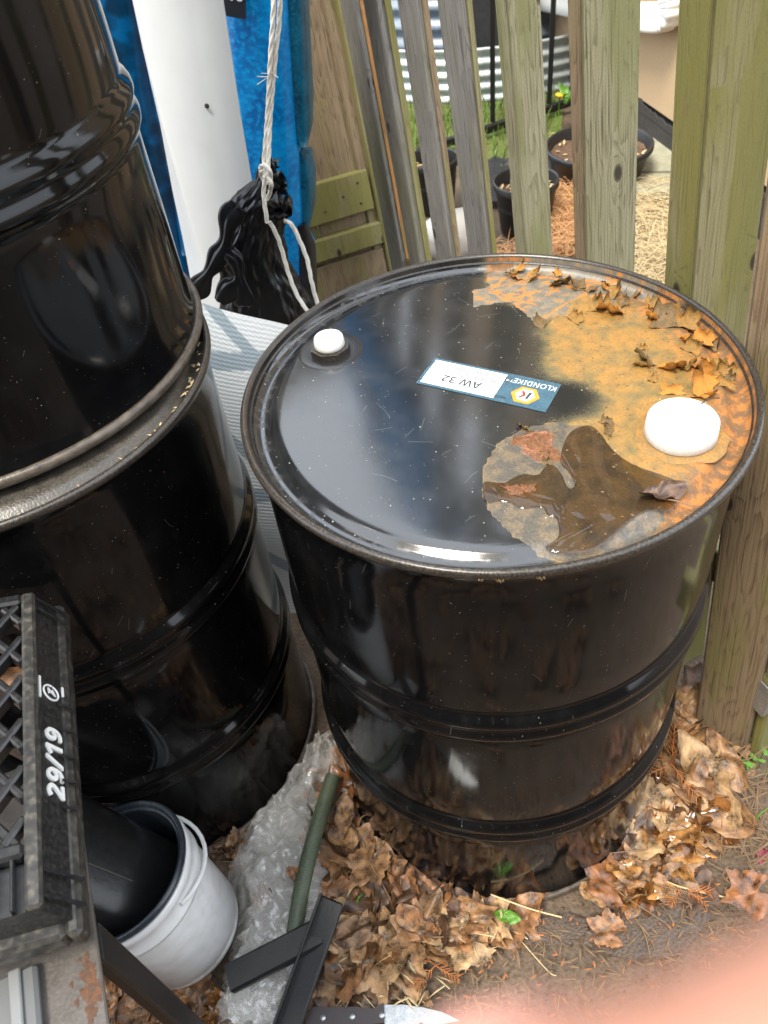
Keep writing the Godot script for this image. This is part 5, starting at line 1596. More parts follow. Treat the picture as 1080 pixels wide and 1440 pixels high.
# ---------------------------------------------------------------- steel stand and crate
func build_stand() -> void:
	var d := Vector3(0.461, 0, 0.887)
	var left := Vector3(-0.887, 0, 0.461)
	var e: Vector3 = Vector3(-0.4311, 0.7000, 0.4270)
	var s := thing("steel_stand", "rust stained grey steel stand with black legs under the crate", "stand")
	var sm: StandardMaterial3D = M.steel
	box_part("top", e - d * 0.04, left * 0.46, Vector3(0, -0.006, 0), d * 0.42, sm, s, 0.0015)
	var rust := mottled(256, 0.03, 120, Color(0.26, 0.18, 0.13), Color(0.40, 0.23, 0.11), Color(0.25, 0.20, 0.165), 0.8, 0.05, 14.0, 2.4)
	for q in [[Vector3(-0.3446, 0.7005, 0.6118), 0.016], [Vector3(-0.3530, 0.7005, 0.5996), 0.012], [Vector3(-0.3405, 0.7005, 0.6197), 0.014], [Vector3(-0.3501, 0.7005, 0.6182), 0.008], [Vector3(-0.3384, 0.7005, 0.6328), 0.011], [Vector3(-0.3562, 0.7005, 0.6054), 0.006], [Vector3(-0.3537, 0.7005, 0.6259), 0.005], [Vector3(-0.3580, 0.7005, 0.5898), 0.005], [Vector3(-0.3638, 0.7005, 0.6131), 0.004], [Vector3(-0.3633, 0.7005, 0.5935), 0.003]]:
		var st := begin()
		var rows := []
		for i in 6:
			var row := []
			for j in 26:
				var a := TAU * j / 26
				var rr: float = q[1] * i / 5.0 * (0.7 + 0.2 * sin(a * 3.0 + q[1] * 400.0) + 0.16 * sin(a * 8.0) + 0.12 * sin(a * 13.0))
				var p: Vector3 = q[0] + left * cos(a) * rr * 0.6 + d * sin(a) * rr
				p.y = 0.7002 + 0.0009 * (1.0 - i / 5.0)
				var over := (p - e).dot(left)
				if over < 0.002: p += left * (0.002 - over)
				row.append(p)
			rows.append(row)
		grid(st, rows, true)
		part("rust_stain", st, rust, s)
	var lp: Vector3 = Vector3(-0.3597, 0.6940, 0.5596)
	for k in [lp, lp + left * 0.41, lp + left * 0.41 - d * 0.36]:
		box_part("leg", Vector3(k.x, -0.01, k.z), left * 0.034, Vector3(0, 0.704, 0), d * 0.004, M.black_steel, s, 0.001)
		box_part("leg", Vector3(k.x, -0.01, k.z) + d * 0.004, left * 0.004, Vector3(0, 0.704, 0), d * 0.030, M.black_steel, s, 0.001)
	var pl := thing("plastic_tray", "pale grey plastic tray on the steel stand in front of the crate", "tray")
	var po: Vector3 = Vector3(-0.3979, 0.7120, 0.5999)
	box_part("plate", po + Vector3(0, -0.010, 0), left * 0.2, Vector3(0, 0.010, 0), d * 0.2, col(Color(0.33, 0.335, 0.335), 0.5), pl, 0.003)
	box_part("ridge", po + left * 0.012 + Vector3(0, 0.0002, 0), left * 0.010, Vector3(0, 0.004, 0), d * 0.2, col(Color(0.42, 0.425, 0.425), 0.45), pl, 0.002)
	# milk crate, bottom up
	var c := thing("milk_crate", "black plastic crate with white numbers on its side at the left edge", "crate")
	var L_ := 0.352
	var wide := 0.30
	var e1 := Vector3(0.404, 0.0, 0.915)
	var e3 := Vector3(-0.895, 0.20, 0.396).normalized()
	var t0: Vector3 = Vector3(-0.5028, 0.8000, 0.2583)
	var drop := Vector3(0.0175, -0.050, -0.006)
	var n := e3.cross(e1).normalized()
	if n.y < 0.0: n = -n
	var bar := 0.014
	box_part("frame_bar", t0, e3 * bar, -n * 0.020, e1 * L_, M.crate_dirty, c)
	box_part("frame_bar", t0 + e3 * (wide - bar), e3 * bar, -n * 0.020, e1 * L_, M.crate, c)
	box_part("frame_bar", t0 + e3 * bar, e3 * (wide - bar * 2), -n * 0.020, e1 * bar, M.crate, c)
	box_part("frame_bar", t0 + e3 * bar + e1 * (L_ - 0.060), e3 * (wide - bar * 2), -n * 0.020, e1 * bar, M.crate, c)
	# rounded solid field at the near end
	box_part("end_plate", t0 + e3 * bar + e1 * (L_ - 0.046) - n * 0.012, e3 * (wide - bar * 2), -n * 0.004, e1 * 0.044, M.crate, c)
	for k in 7:
		box_part("rib", t0 + e3 * (bar + 0.008 + 0.016 * k) + e1 * (L_ - 0.046), e3 * 0.003, -n * 0.012, e1 * (0.044 - 0.003 * (k % 2)), M.crate, c, 0.001)
	var a0 := bar
	var b0 := wide - bar
	for fam in 2:
		for k in 12:
			# diagonal bars of the lattice clipped to the frame
			var y0 := -0.20 + 0.052 * k if fam == 0 else 0.04 + 0.052 * k
			var slope := 1.35 if fam == 0 else -1.35
			var p := Vector2(a0, y0)
			var q := Vector2(b0, y0 + slope * (b0 - a0))
			var lo := bar
			var hi := L_ - 0.060
			if minf(p.y, q.y) > hi or maxf(p.y, q.y) < lo: continue
			for z in 2:
				if p.y < lo: p = p.lerp(q, (lo - p.y) / (q.y - p.y))
				if p.y > hi: p = p.lerp(q, (hi - p.y) / (q.y - p.y))
				if q.y < lo: q = q.lerp(p, (lo - q.y) / (p.y - q.y))
				if q.y > hi: q = q.lerp(p, (hi - q.y) / (p.y - q.y))
			if p.distance_to(q) < 0.02: continue
			var pa := t0 + e3 * p.x + e1 * p.y
			var pb := t0 + e3 * q.x + e1 * q.y
			var dir := pb - pa
			var side := dir.cross(n).normalized() * 0.0075
			box_part("lattice_bar", pa - side * 0.5 - n * (0.002 + 0.0012 * fam), side, -n * (0.018 - 0.003 * fam), dir, M.crate, c, 0.002)
	# side wall, flange below it, corner ribs
	var mid := t0 + e1 * L_ * 0.5 + e3 * 0.15 - n * 0.06
	var st := begin(false)
	var q0 := t0 - n * 0.004 + e3 * 0.005
	for t in [[q0, q0 + e1 * L_, q0 + e1 * L_ + drop], [q0, q0 + e1 * L_ + drop, q0 + drop]]:
		tri_out(st, t[0], t[1], t[2], mid)
	for t in [[q0 + e1 * L_, q0 + e1 * L_ + e3 * wide, q0 + e1 * L_ + drop], [q0 + e1 * L_ + e3 * wide, q0 + e1 * L_ + e3 * wide + drop, q0 + e1 * L_ + drop], [q0, q0 + e3 * wide, q0 + drop], [q0 + e3 * wide, q0 + e3 * wide + drop, q0 + drop]]:
		tri_out(st, t[0], t[1], t[2], mid)
	part("side_wall", st, M.crate_wall, c)
	var f0 := t0 + drop * 0.86 - e1 * 0.012
	box_part("flange", f0 + e3 * 0.001, e3 * 0.014, Vector3(0, -0.026, 0), e1 * (L_ + 0.024), M.crate_dirty, c, 0.004)
	box_part("flange", f0 + e1 * (L_ + 0.006) + e3 * 0.015, e3 * wide, Vector3(0, -0.026, 0), e1 * 0.018, M.crate_dirty, c, 0.004)
	box_part("flange", f0 + e3 * 0.015, e3 * wide, Vector3(0, -0.026, 0), e1 * 0.014, M.crate, c, 0.004)
	for y in [0.006, 0.020, 0.135, 0.165, 0.195, 0.222, 0.250, 0.318, 0.340]:
		var end: bool = y < 0.03 or y > 0.3
		var o: Vector3 = t0 + e1 * y
		st = begin(false)
		var deep := 0.98 if end else 0.35
		var p0: Vector3 = o + drop * (1.0 - deep) + e3 * 0.003
		var p1: Vector3 = o + drop * 0.86
		var p2: Vector3 = p1 - e3 * 0.004
		var th := e1 * 0.003
		for t in [[p0, p1, p2], [p0 + th, p1 + th, p2 + th], [p0, p2, p2 + th], [p0, p2 + th, p0 + th]]:
			tri_out(st, t[0], t[1], t[2], (p0 + p1 + p2) / 3.0 + th * 0.5)
		part("rib", st, M.crate, c)
	var x := -e1
	var y := (-drop).normalized()
	var z := x.cross(y).normalized()
	y = z.cross(x).normalized()
	var bb := Basis(x, y, z)
	var face := func(along: float, down: float) -> Vector3: return q0 + e1 * along + drop * down + z * 0.001
	lettering("29/19", 0.0215, 0.002, M.cap, c, Transform3D(bb, face.call(0.205, 0.50)), true)
	var lg: Vector3 = face.call(0.124, 0.47)
	st = begin()
	tube(st, circle(lg, bb.x * 0.0085, bb.y * 0.0105, 22) + [lg + bb.x * 0.0085], 0.0012, 6)
	part("emblem_ring", st, M.cap, c)
	flat("emblem_arrow", PackedVector2Array([Vector2(-0.003, -0.006), Vector2(0.0035, -0.001), Vector2(0.001, 0.0), Vector2(0.004, 0.005), Vector2(-0.003, 0.004), Vector2(-0.0005, 0.001)]), 0.0015, M.cap, c, Transform3D(bb, lg))
	for q in [[0.0165, 0.026, 0.0], [-0.0165, 0.012, 0.008]]:
		flat("emblem_line", rect(-q[1] * 0.5 + q[2], -0.0012, q[1] * 0.5 + q[2], 0.0012), 0.0015, M.cap, c, Transform3D(bb, lg + bb.y * q[0]))
	leaf(t0 + e3 * 0.075 + e1 * 0.105 - n * 0.05, 0.085, 0, 8, 1.0, Vector2(0.2, 0.1), "orange brown leaf inside the black crate, upper one")
	leaf(t0 + e3 * 0.050 + e1 * 0.080 - n * 0.055, 0.07, 2, 4, 2.4, Vector2(0.1, 0.4), "pale brown curled leaf inside the black crate, lower one")

# ---------------------------------------------------------------- things on the ground
func build_floor_things() -> void:
	# white bucket with a dark pail nested in it
	var ax := Vector3(-0.21, 0.977, -0.045).normalized()
	var xx := ax.cross(Vector3(0, 0, 1)).normalized()
	var bs := Basis(xx, ax, xx.cross(ax))
	var b0 := Vector3(-0.517, 0.022, 0.371)
	var bk := thing("white_bucket", "white plastic bucket tilted on the leaves by the stand", "bucket")
	var xf := Transform3D(bs, b0)
	var st := begin()
	lathe(st, [Vector2(0.0, 0.002), Vector2(0.085, 0.0), Vector2(0.0935, 0.003), Vector2(0.0965, 0.012), Vector2(0.1045, 0.165), Vector2(0.1052, 0.180)], 72, xf)
	part("body", st, M.bucket, bk)
	st = begin()
	lathe(st, [Vector2(0.1050, 0.176), Vector2(0.1085, 0.174), Vector2(0.1095, 0.178), Vector2(0.1085, 0.183), Vector2(0.1070, 0.186), Vector2(0.1068, 0.196), Vector2(0.1072, 0.206), Vector2(0.1095, 0.209), Vector2(0.1115, 0.214), Vector2(0.1110, 0.222), Vector2(0.1085, 0.225), Vector2(0.1060, 0.224), Vector2(0.1045, 0.215), Vector2(0.1035, 0.15), Vector2(0.098, 0.02), Vector2(0.0, 0.012)], 72, xf)
	part("rim_band", st, M.bucket, bk)
	st = begin()
	var hp := []
	for k in 13:
		var a := lerpf(-1.35, 0.35, k / 12.0)
		var q := sin(k / 12.0 * PI)
		hp.append(xf * Vector3(cos(a) * (0.1085 + 0.012 * q), 0.196 - 0.014 * q, sin(a) * (0.1085 + 0.012 * q)))
	tube(st, hp, 0.0034, 8)
	part("handle", st, M.bucket, bk)
	var pail := thing("dark_pail", "dark blue grey pail rim nested inside the white bucket", "pail")
	st = begin()
	lathe(st, [Vector2(0.100, 0.215), Vector2(0.104, 0.226), Vector2(0.1075, 0.229), Vector2(0.1105, 0.2295), Vector2(0.1115, 0.234), Vector2(0.1095, 0.2385), Vector2(0.106, 0.239), Vector2(0.1030, 0.237), Vector2(0.1020, 0.233), Vector2(0.1005, 0.230), Vector2(0.0985, 0.231), Vector2(0.0975, 0.226), Vector2(0.095, 0.12), Vector2(0.092, 0.03), Vector2(0.0, 0.03)], 72, xf)
	part("container", st, mottled(128, 0.03, 121, Color(0.10, 0.125, 0.155), Color(0.13, 0.155, 0.185), Color(0.24, 0.26, 0.28), 0.3, 0.0, 8.0), pail)
	var pt := thing("black_pot", "black plastic pot stuck slantwise into the white bucket", "pot")
	var pd := Vector3(-0.60, 0.79, -0.02).normalized()
	var px := pd.cross(Vector3(0, 0, 1)).normalized()
	var pz := px.cross(pd)
	var p0 := b0 + ax * 0.10 + Vector3(0.012, 0, 0.004)
	st = begin()
	var secs := []
	for k in 12:
		var t := k / 11.0
		secs.append([p0 + pd * (0.42 * t), px * lerpf(0.080, 0.098, t), pz * lerpf(0.078, 0.096, t), 0.5])
	loft(st, secs, 48)
	part("container", st, M.pot, pt)
	st = begin()
	tube(st, [p0 + pd * 0.12 + px * 0.086 + pz * 0.012, p0 + pd * 0.25 + px * 0.0915 + pz * 0.016, p0 + pd * 0.40 + px * 0.098 + pz * 0.02], 0.0009, 5)
	part("seam", st, M.steel, pt)
	# crumpled clear plastic bag
	var pb := thing("plastic_bag", "crumpled translucent plastic bag with faint print beside the bucket", "bag")
	var le := [Vector3(-0.3503, 0.0000, 0.0096), Vector3(-0.3681, 0.0000, 0.0620), Vector3(-0.4009, 0.0000, 0.1186), Vector3(-0.4502, 0.0000, 0.1789), Vector3(-0.4766, 0.0000, 0.2330), Vector3(-0.4743, 0.0000, 0.2893), Vector3(-0.4443, 0.0000, 0.3411), Vector3(-0.4442, 0.0000, 0.3973), Vector3(-0.4440, 0.0000, 0.4504), Vector3(-0.4485, 0.0000, 0.5108)]
	var re := [Vector3(-0.2936, 0.0000, 0.0230), Vector3(-0.2798, 0.0000, 0.0659), Vector3(-0.2779, 0.0000, 0.1161), Vector3(-0.2938, 0.0000, 0.1717), Vector3(-0.2895, 0.0000, 0.2236), Vector3(-0.2853, 0.0000, 0.2731), Vector3(-0.2823, 0.0000, 0.3318), Vector3(-0.2866, 0.0000, 0.3877), Vector3(-0.2954, 0.0000, 0.4408), Vector3(-0.3021, 0.0000, 0.5007)]
	var n := FastNoiseLite.new()
	n.seed = 77
	n.frequency = 6.0
	n.fractal_octaves = 3
	n.fractal_type = FastNoiseLite.FRACTAL_RIDGED
	var n2 := FastNoiseLite.new()
	n2.seed = 78
	n2.frequency = 20.0
	n2.noise_type = FastNoiseLite.TYPE_CELLULAR
	for layer in 2:
		var rows := []
		var uvs := []
		for i in 171:
			var t := i / 170.0 * 9.0
			var k := mini(int(t), 8)
			var a: Vector3 = le[k].lerp(le[k + 1], t - k)
			var b: Vector3 = re[k].lerp(re[k + 1], t - k)
			var row := []
			var uv := []
			for j in 86:
				var u := j / 85.0
				var p := a.lerp(b, u)
				var edge := minf(sin(u * PI) * 1.6, 1.0)
				var wob := n.get_noise_2d(p.x * 1.4 + 3.0 + layer, p.z * 1.0)
				var crease := 0.0
				for w in 8:
					var cd := Vector2.from_angle(w * 2.399 + 0.3 * layer)
					var ph: float = u * absf(cd.x) * (1.2 + 0.75 * w) + i / 170.0 * cd.y * (2.0 + 1.1 * w) + 0.5 * n2.get_noise_2d(p.x * 0.5 + w, p.z * 0.5) + w * 0.37
					crease += absf(ph - floorf(ph) - 0.5) / (1.0 + 0.7 * w)
				p += Vector3(0.014 * n.get_noise_2d(p.z * 3.0, 9.0 + layer), 0, 0.01 * n.get_noise_2d(p.x * 3.0, 4.0))
				p.y = 0.004 + edge * (0.006 + 0.022 * (wob * 0.5 + 0.5) + 0.042 * crease) * (1.3 if i < 50 else 1.0)
				if layer == 1: p.y = p.y * 0.45 + 0.002
				row.append(p)
				uv.append(Vector2(u * 2.0, i / 170.0 * 5.0))
			rows.append(row)
			uvs.append(uv)
		st = begin()
		grid(st, rows, false, uvs)
		part("film" if layer == 0 else "lower_film", st, M.film if layer == 0 else M.film_print, pb)
	# hose
	var hs := thing("garden_hose", "short piece of ribbed green hose on the plastic bag", "hose")
	st = begin()
	var hp0: Vector3 = Vector3(-0.2911, 0.0850, 0.1182)
	var hp1: Vector3 = Vector3(-0.3094, 0.0850, 0.2334)
	var hp2: Vector3 = Vector3(-0.3183, 0.0800, 0.3148)
	var hp3: Vector3 = Vector3(-0.3212, 0.0700, 0.3799)
	tube(st, curve_points([hp0, hp1, hp2, hp3], 0.0011), 0.0138, 18, 0, 0.0044, 0.012)
	part("tube", st, M.hose, hs)
	# black flat bars
	var b1 := thing("black_bar", "short black bar lying across the plastic bag, left end by the bucket", "bar")
	var q0: Vector3 = Vector3(-0.4228, 0.0860, 0.4383)
	var q1: Vector3 = Vector3(-0.2819, 0.0970, 0.3625)
	var dir := q1 - q0
	var side := dir.cross(Vector3.UP).normalized()
	box_part("bar", q0 - side * 0.002, dir, Vector3(0, -0.016, 0), side * 0.044, M.black_steel, b1, 0.004)
	var b2 := thing("black_bar", "longer black bar running to the bottom edge beside the plastic bag", "bar")
	q0 = Vector3(-0.2647, 0.1120, 0.3362)
	q1 = Vector3(-0.3266, 0.0550, 0.5320)
	dir = q1 - q0
	side = dir.cross(Vector3.UP).normalized()
	box_part("bar", q0 - side * 0.026, dir, Vector3(0, -0.012, 0), side * 0.040, M.black_steel, b2, 0.003)
	box_part("lip", q0 + side * 0.010 + Vector3(0, 0.0002, 0), dir, Vector3(0, 0.010, 0), side * 0.004, M.black_steel, b2, 0.001)
	# knife
	var kn := thing("knife", "knife with a dark three riveted handle lying at the bottom edge", "knife")
	var k0: Vector3 = Vector3(-0.2879, 0.0200, 0.4750)
	var k1: Vector3 = Vector3(-0.1715, 0.0200, 0.4623)
	var kx := (k1 - k0).normalized()
	var ky := Vector3.UP.cross(kx).normalized()
	if ky.z < 0.0: ky = -ky
	var L2 := k0.distance_to(k1)
	var kxf := Transform3D(Basis(kx, ky, Vector3.UP), k0)
	var grip := PackedVector2Array([Vector2(-0.004, 0.012), Vector2(0.006, -0.001), Vector2(0.03, 0.0015), Vector2(0.075, 0.0025), Vector2(0.10, 0.006), Vector2(L2 - 0.012, 0.004), Vector2(L2, -0.001), Vector2(L2, 0.026), Vector2(0.08, 0.027), Vector2(0.03, 0.029), Vector2(0.004, 0.034), Vector2(-0.006, 0.026)])
	flat("handle", grip, 0.016, col(Color(0.17, 0.135, 0.14), 0.45), kn, kxf)
	flat("blade", PackedVector2Array([Vector2(L2, 0.0), Vector2(L2 + 0.03, 0.001), Vector2(L2 + 0.06, 0.006), Vector2(L2 + 0.09, 0.014), Vector2(L2 + 0.115, 0.026), Vector2(L2 + 0.06, 0.033), Vector2(L2, 0.033)]), 0.0025, M.galvanized, kn, Transform3D(kxf.basis, kxf.origin + Vector3(0, 0.006, 0)))
	for k in 3:
		st = begin()
		lathe(st, [Vector2(0.0, 0.0012), Vector2(0.0038, 0.0008), Vector2(0.0044, 0.0)], 14, Transform3D(Basis(), kxf * Vector3(0.022 + 0.046 * k, 0.0155, 0.0161)))
		part("rivet", st, M.galvanized, kn)

# ---------------------------------------------------------------- dead leaves, twigs, weeds
func build_leaves() -> void:
	var dry := [0, 1, 2, 3, 4, 5, 6, 7, 0, 1, 4]
	var wet := [8, 9, 10, 0, 1, 10, 8, 5]
	heap(PackedVector2Array([Vector2(-0.2953, 0.0768), Vector2(-0.2479, 0.2215), Vector2(-0.1870, 0.2533), Vector2(-0.1574, 0.3904), Vector2(-0.2050, 0.3880), Vector2(-0.2521, 0.3747), Vector2(-0.2787, 0.2848), Vector2(-0.3005, 0.1720)]), 26, 0.0, 0.035, dry, "between the clear bag and the front drum", "leaves left of the front drum", Vector2(0.11, 0.19))
	heap(PackedVector2Array([Vector2(-0.2221, 0.2202), Vector2(-0.1171, 0.2641), Vector2(-0.0428, 0.2814), Vector2(0.0115, 0.2945), Vector2(0.0585, 0.3122), Vector2(0.0813, 0.3242), Vector2(0.0050, 0.3462), Vector2(-0.0648, 0.3687), Vector2(-0.1114, 0.3748), Vector2(-0.1659, 0.3586)]), 34, 0.0, 0.04, dry, "in the heap along the foot of the front drum", "leaves along the foot of the front drum", Vector2(0.10, 0.175))
	heap(PackedVector2Array([Vector2(-0.2644, 0.3917), Vector2(-0.1574, 0.3904), Vector2(-0.1091, 0.4186), Vector2(-0.1056, 0.4872), Vector2(-0.2840, 0.4995), Vector2(-0.2930, 0.4407)]), 12, 0.0, 0.012, [2, 3, 5, 6, 0], "near the knife at the bottom edge", "leaves near the knife", Vector2(0.09, 0.16))
	heap(PackedVector2Array([Vector2(0.2277, 0.1977), Vector2(0.2663, 0.1327), Vector2(0.3284, 0.0062), Vector2(0.3663, -0.1097), Vector2(0.4145, -0.0412), Vector2(0.4390, 0.0306), Vector2(0.3869, 0.0742), Vector2(0.3219, 0.1301), Vector2(0.2760, 0.1953)]), 30, 0.0, 0.06, [0, 1, 2, 4, 5, 7, 6], "in the heap between the drum and the post", "leaves between the drum and the post", Vector2(0.12, 0.20))
	heap(PackedVector2Array([Vector2(0.2576, 0.1524), Vector2(0.3429, 0.0760), Vector2(0.3833, 0.1273), Vector2(0.3538, 0.1914), Vector2(0.3111, 0.1996), Vector2(0.2843, 0.2600), Vector2(0.2457, 0.2904), Vector2(0.1981, 0.2727), Vector2(0.2316, 0.2158)]), 22, 0.0, 0.03, wet, "in the wet patch right of the front drum", "wet leaves right of the drum", Vector2(0.10, 0.17))
	heap(PackedVector2Array([Vector2(-0.6396, 0.4631), Vector2(-0.5590, 0.4631), Vector2(-0.4716, 0.4470), Vector2(-0.4276, 0.4898), Vector2(-0.4392, 0.5294), Vector2(-0.6241, 0.5424)]), 22, 0.0, 0.02, [0, 2, 4, 8, 3], "on the ground under the white bucket", "leaves under the bucket", Vector2(0.07, 0.12))
	heap(PackedVector2Array([Vector2(-0.5280, 0.2226), Vector2(-0.4568, 0.2059), Vector2(-0.4628, 0.2702), Vector2(-0.4472, 0.2506)]), 9, 0.0, 0.02, [3, 6, 2, 0], "between the bucket and the lower left drum", "leaves behind the bucket", Vector2(0.05, 0.08))
	var p: Vector3 = Vector3(-0.1707, 0.0200, 0.4194)
	leaf(p, 0.20, 4, 1, 0.5, Vector2(0.03, 0.02), "largest flat tan maple leaf, above the knife")
	p = Vector3(-0.2105, 0.0500, 0.2537)
	leaf(p, 0.115, 10, 0, 2.6, Vector2(0.15, -0.2), "star shaped tan leaf lying left of the front drum", "", true)
	p = Vector3(-0.2819, 0.0500, 0.1258)
	leaf(p, 0.10, 0, 11, 0.4, Vector2(0.3, 0.2), "orange leaf at the top of the litter beside the clear bag")
	p = Vector3(-0.2656, 0.0450, 0.1765)
	leaf(p, 0.085, 2, 5, 0.15, Vector2(0.1, 0.2), "narrow grey leaf on the litter beside the hose")
	p = Vector3(0.1937, 0.0300, 0.2639)
	leaf(p, 0.125, 4, 11, 0.9, Vector2(0.15, -0.25), "red brown maple leaf lying against the drum foot at the right", "", true)
	p = Vector3(0.2475, 0.0150, 0.2614)
	leaf(p, 0.10, 10, 9, 2.2, Vector2(0.1, 0.1), "wet amber leaf below the wet heap right of the drum")
	p = Vector3(0.1891, 0.0080, 0.3290)
	leaf(p, 0.085, 16, 4, 1.2, Vector2(0.05, 0.0), "lone flat tan leaf on bare earth in front of the drum")
	p = Vector3(0.4269, 0.0120, 0.2563)
	leaf(p, 0.12, 4, 11, 1.9, Vector2(0.1, 0.0), "shiny orange leaf at the right edge above the finger")
	p = Vector3(0.3323, 0.0060, 0.2422)
	leaf(p, 0.12, 4, 6, 2.9, Vector2(0.02, 0.0), "dark wet flat leaf pressed into the earth at the right")
	p = Vector3(-0.3254, 0.0850, 0.2963)
	leaf(p, 0.05, 5, 4, 1.2, Vector2(0.4, 0.3), "small red brown leaf stuck on the clear bag by the hose")
	p = Vector3(-0.3871, 0.0550, 0.3271)
	leaf(p, 0.06, 0, 2, 0.2, Vector2(0.2, 0.2), "brown leaf scrap lying under the film of the clear bag")
	p = Vector3(0.4087, 0.0500, 0.0404)
	leaf(p, 0.13, 2, 0, 0.7, Vector2(0.5, 0.3), "large folded tan leaf leaning against the foot of the post")
	p = Vector3(0.0191, 0.0300, 0.3240)
	var gl := put("green_leaf", leaf_kinds[2], M.leaf_green)
	gl.transform = Transform3D(Basis(Vector3.UP, 1.5).scaled_local(Vector3.ONE * 0.05), p)
	tag(gl, "single bright green leaf in front of the drum", "leaf")
	# orange cedar sprigs
	for q in [[Vector3(0.3144, 0.0750, 0.0663), 0.085, "orange dead cedar sprig on the leaves beside the drum"], [Vector3(-0.0951, 0.0200, 0.4003), 0.05, "orange cedar sprig at the edge of the front leaf heap"], [Vector3(0.3131, 0.0100, 0.2504), 0.05, "orange cedar sprig on the bare earth at the right"]]:
		var sp := thing("cedar_sprig", q[2], "sprig")
		var st := begin()
		for k in 5:
			var a := rng.randf() * TAU
			var d := Vector3(cos(a), 0.12, sin(a))
			var o: Vector3 = q[0]
			tube(st, [o, o + d * q[1] * 0.5, o + d * q[1] * 0.9 + Vector3(0, 0.004, 0)], 0.0011, 4)
			for s in 12:
				var t := 0.15 + s * 0.06
				var b := d.rotated(Vector3.UP, (0.7 if s % 2 == 0 else -0.7) + rng.randfn(0, 0.1))
				var f: Vector3 = o + d * q[1] * t
				tube(st, [f, f + b * q[1] * 0.28 + Vector3(0, rng.randf_range(-0.004, 0.008), 0)], 0.0009, 4)
		part("foliage", st, M.sprig, sp)
	# straws and twigs one can pick out
	var sticks := [[[Vector3(0.2513, 0.0200, 0.2282), Vector3(0.3011, 0.0120, 0.2518), Vector3(0.3957, 0.0060, 0.2672)], 0.0016, "pale straw pointing at the orange leaf on the right", 0], [[Vector3(-0.0062, 0.0500, 0.2964), Vector3(0.0577, 0.0300, 0.3085), Vector3(0.1097, 0.0200, 0.3156)], 0.0014, "long tan stalk along the foot of the drum", 0], [[Vector3(-0.2420, 0.0300, 0.4396), Vector3(-0.2467, 0.0300, 0.3936), Vector3(-0.2470, 0.0400, 0.3424)], 0.0011, "thin dark stem standing over the tan maple leaf", 1],
			[[Vector3(0.3193, 0.0300, 0.1559), Vector3(0.3644, 0.0150, 0.2146), Vector3(0.4303, 0.0100, 0.2327)], 0.0011, "thin brown twig among the wet leaves", 1], [[Vector3(0.2168, 0.0040, 0.2877), Vector3(0.2403, 0.0060, 0.3254), Vector3(0.2462, 0.0040, 0.3665)], 0.0011, "dark leaf stalk sticking out below the red brown leaf", 1], [[Vector3(0.0398, 0.0040, 0.3475), Vector3(0.0833, 0.0060, 0.3925), Vector3(0.0965, 0.0040, 0.3983)], 0.0008, "fine pale root on the bare earth", 0],
			[[Vector3(0.1824, 0.0100, 0.2804), Vector3(0.2397, 0.0080, 0.2844), Vector3(0.3092, 0.0080, 0.2760)], 0.0010, "grey twig lying level below the wet leaves", 1]]
	for q in sticks:
		var t := thing("twig", q[2], "twig")
		var st := begin()
		tube(st, curve_points(q[0], 0.01), q[1], 6)
		part("stem", st, M.straw if q[3] == 0 else M.twig, t)
	litter("dry_stems", PackedVector2Array([Vector2(0.3744, 0.0747), Vector2(0.5051, 0.0420), Vector2(0.4634, 0.2215), Vector2(0.3835, 0.1899)]), 150, 0.07, 0.02, M.twig, 0.2)
	litter("earth_litter", PackedVector2Array([Vector2(-0.0649, 0.3634), Vector2(0.1913, 0.3156), Vector2(0.4659, 0.1858), Vector2(0.4058, 0.4474), Vector2(-0.0837, 0.4810)]), 240, 0.025, 0.002, M.twig, 0.1)
	litter("cedar_needles", PackedVector2Array([Vector2(-0.1113, 0.3769), Vector2(0.4716, 0.1611), Vector2(0.4069, 0.4427), Vector2(-0.0839, 0.4762)]), 130, 0.012, 0.002, M.sprig, 0.1)
	litter("straw_bits", PackedVector2Array([Vector2(-0.2910, 0.0882), Vector2(-0.0667, 0.2966), Vector2(0.1229, 0.3085), Vector2(0.0048, 0.3698), Vector2(-0.1065, 0.4681), Vector2(-0.2414, 0.4772)]), 130, 0.03, 0.03, M.straw, 0.3)
	# pebbles and crumbs of earth
	var crumbs := begin(false)
	for k in 380:
		var q := inside(PackedVector2Array([Vector2(-0.3010, 0.3885), Vector2(-0.0661, 0.3194), Vector2(0.2194, 0.2692), Vector2(0.5150, -0.0006), Vector2(0.4109, 0.4470), Vector2(-0.2848, 0.4947)]))
		var r := rng.randf_range(0.0015, 0.0045)
		var c := Vector3(q.x, r * 0.3, q.y)
		var v := []
		for d in [Vector3.RIGHT, Vector3.BACK, Vector3.LEFT, Vector3.FORWARD]:
			v.append(c + (d.rotated(Vector3.UP, k * 1.0)) * r * rng.randf_range(0.7, 1.3))
		var top := c + Vector3(0, r * rng.randf_range(0.5, 1.0), 0)
		for i in 4:
			tri_out(crumbs, v[i], v[(i + 1) % 4], top, c)
	stuff(part("earth_crumbs", crumbs, M.soil))
	# weeds at the post, blades of grass at the edge
	var wd := thing("weed", "small green weed with round leaves at the foot of the post", "weed")
	for k in 11:
		var o: Vector3 = Vector3(0.4644, 0.0500, 0.0479)
		o += Vector3(rng.randf_range(-0.02, 0.05), rng.randf_range(-0.045, 0.04), rng.randf_range(-0.02, 0.03))
		var l := put("leaf", leaf_kinds[2], M.leaf_green, wd)
		l.transform = Transform3D((Basis(Vector3.UP, rng.randf() * TAU) * Basis(Vector3.RIGHT, rng.randf_range(0.0, 0.8))).scaled_local(Vector3.ONE * rng.randf_range(0.018, 0.03)), o)
		var st := begin()
		tube(st, [Vector3(o.x, 0, o.z), o], 0.0007, 4)
		part("stem", st, M.leaf_green, wd)
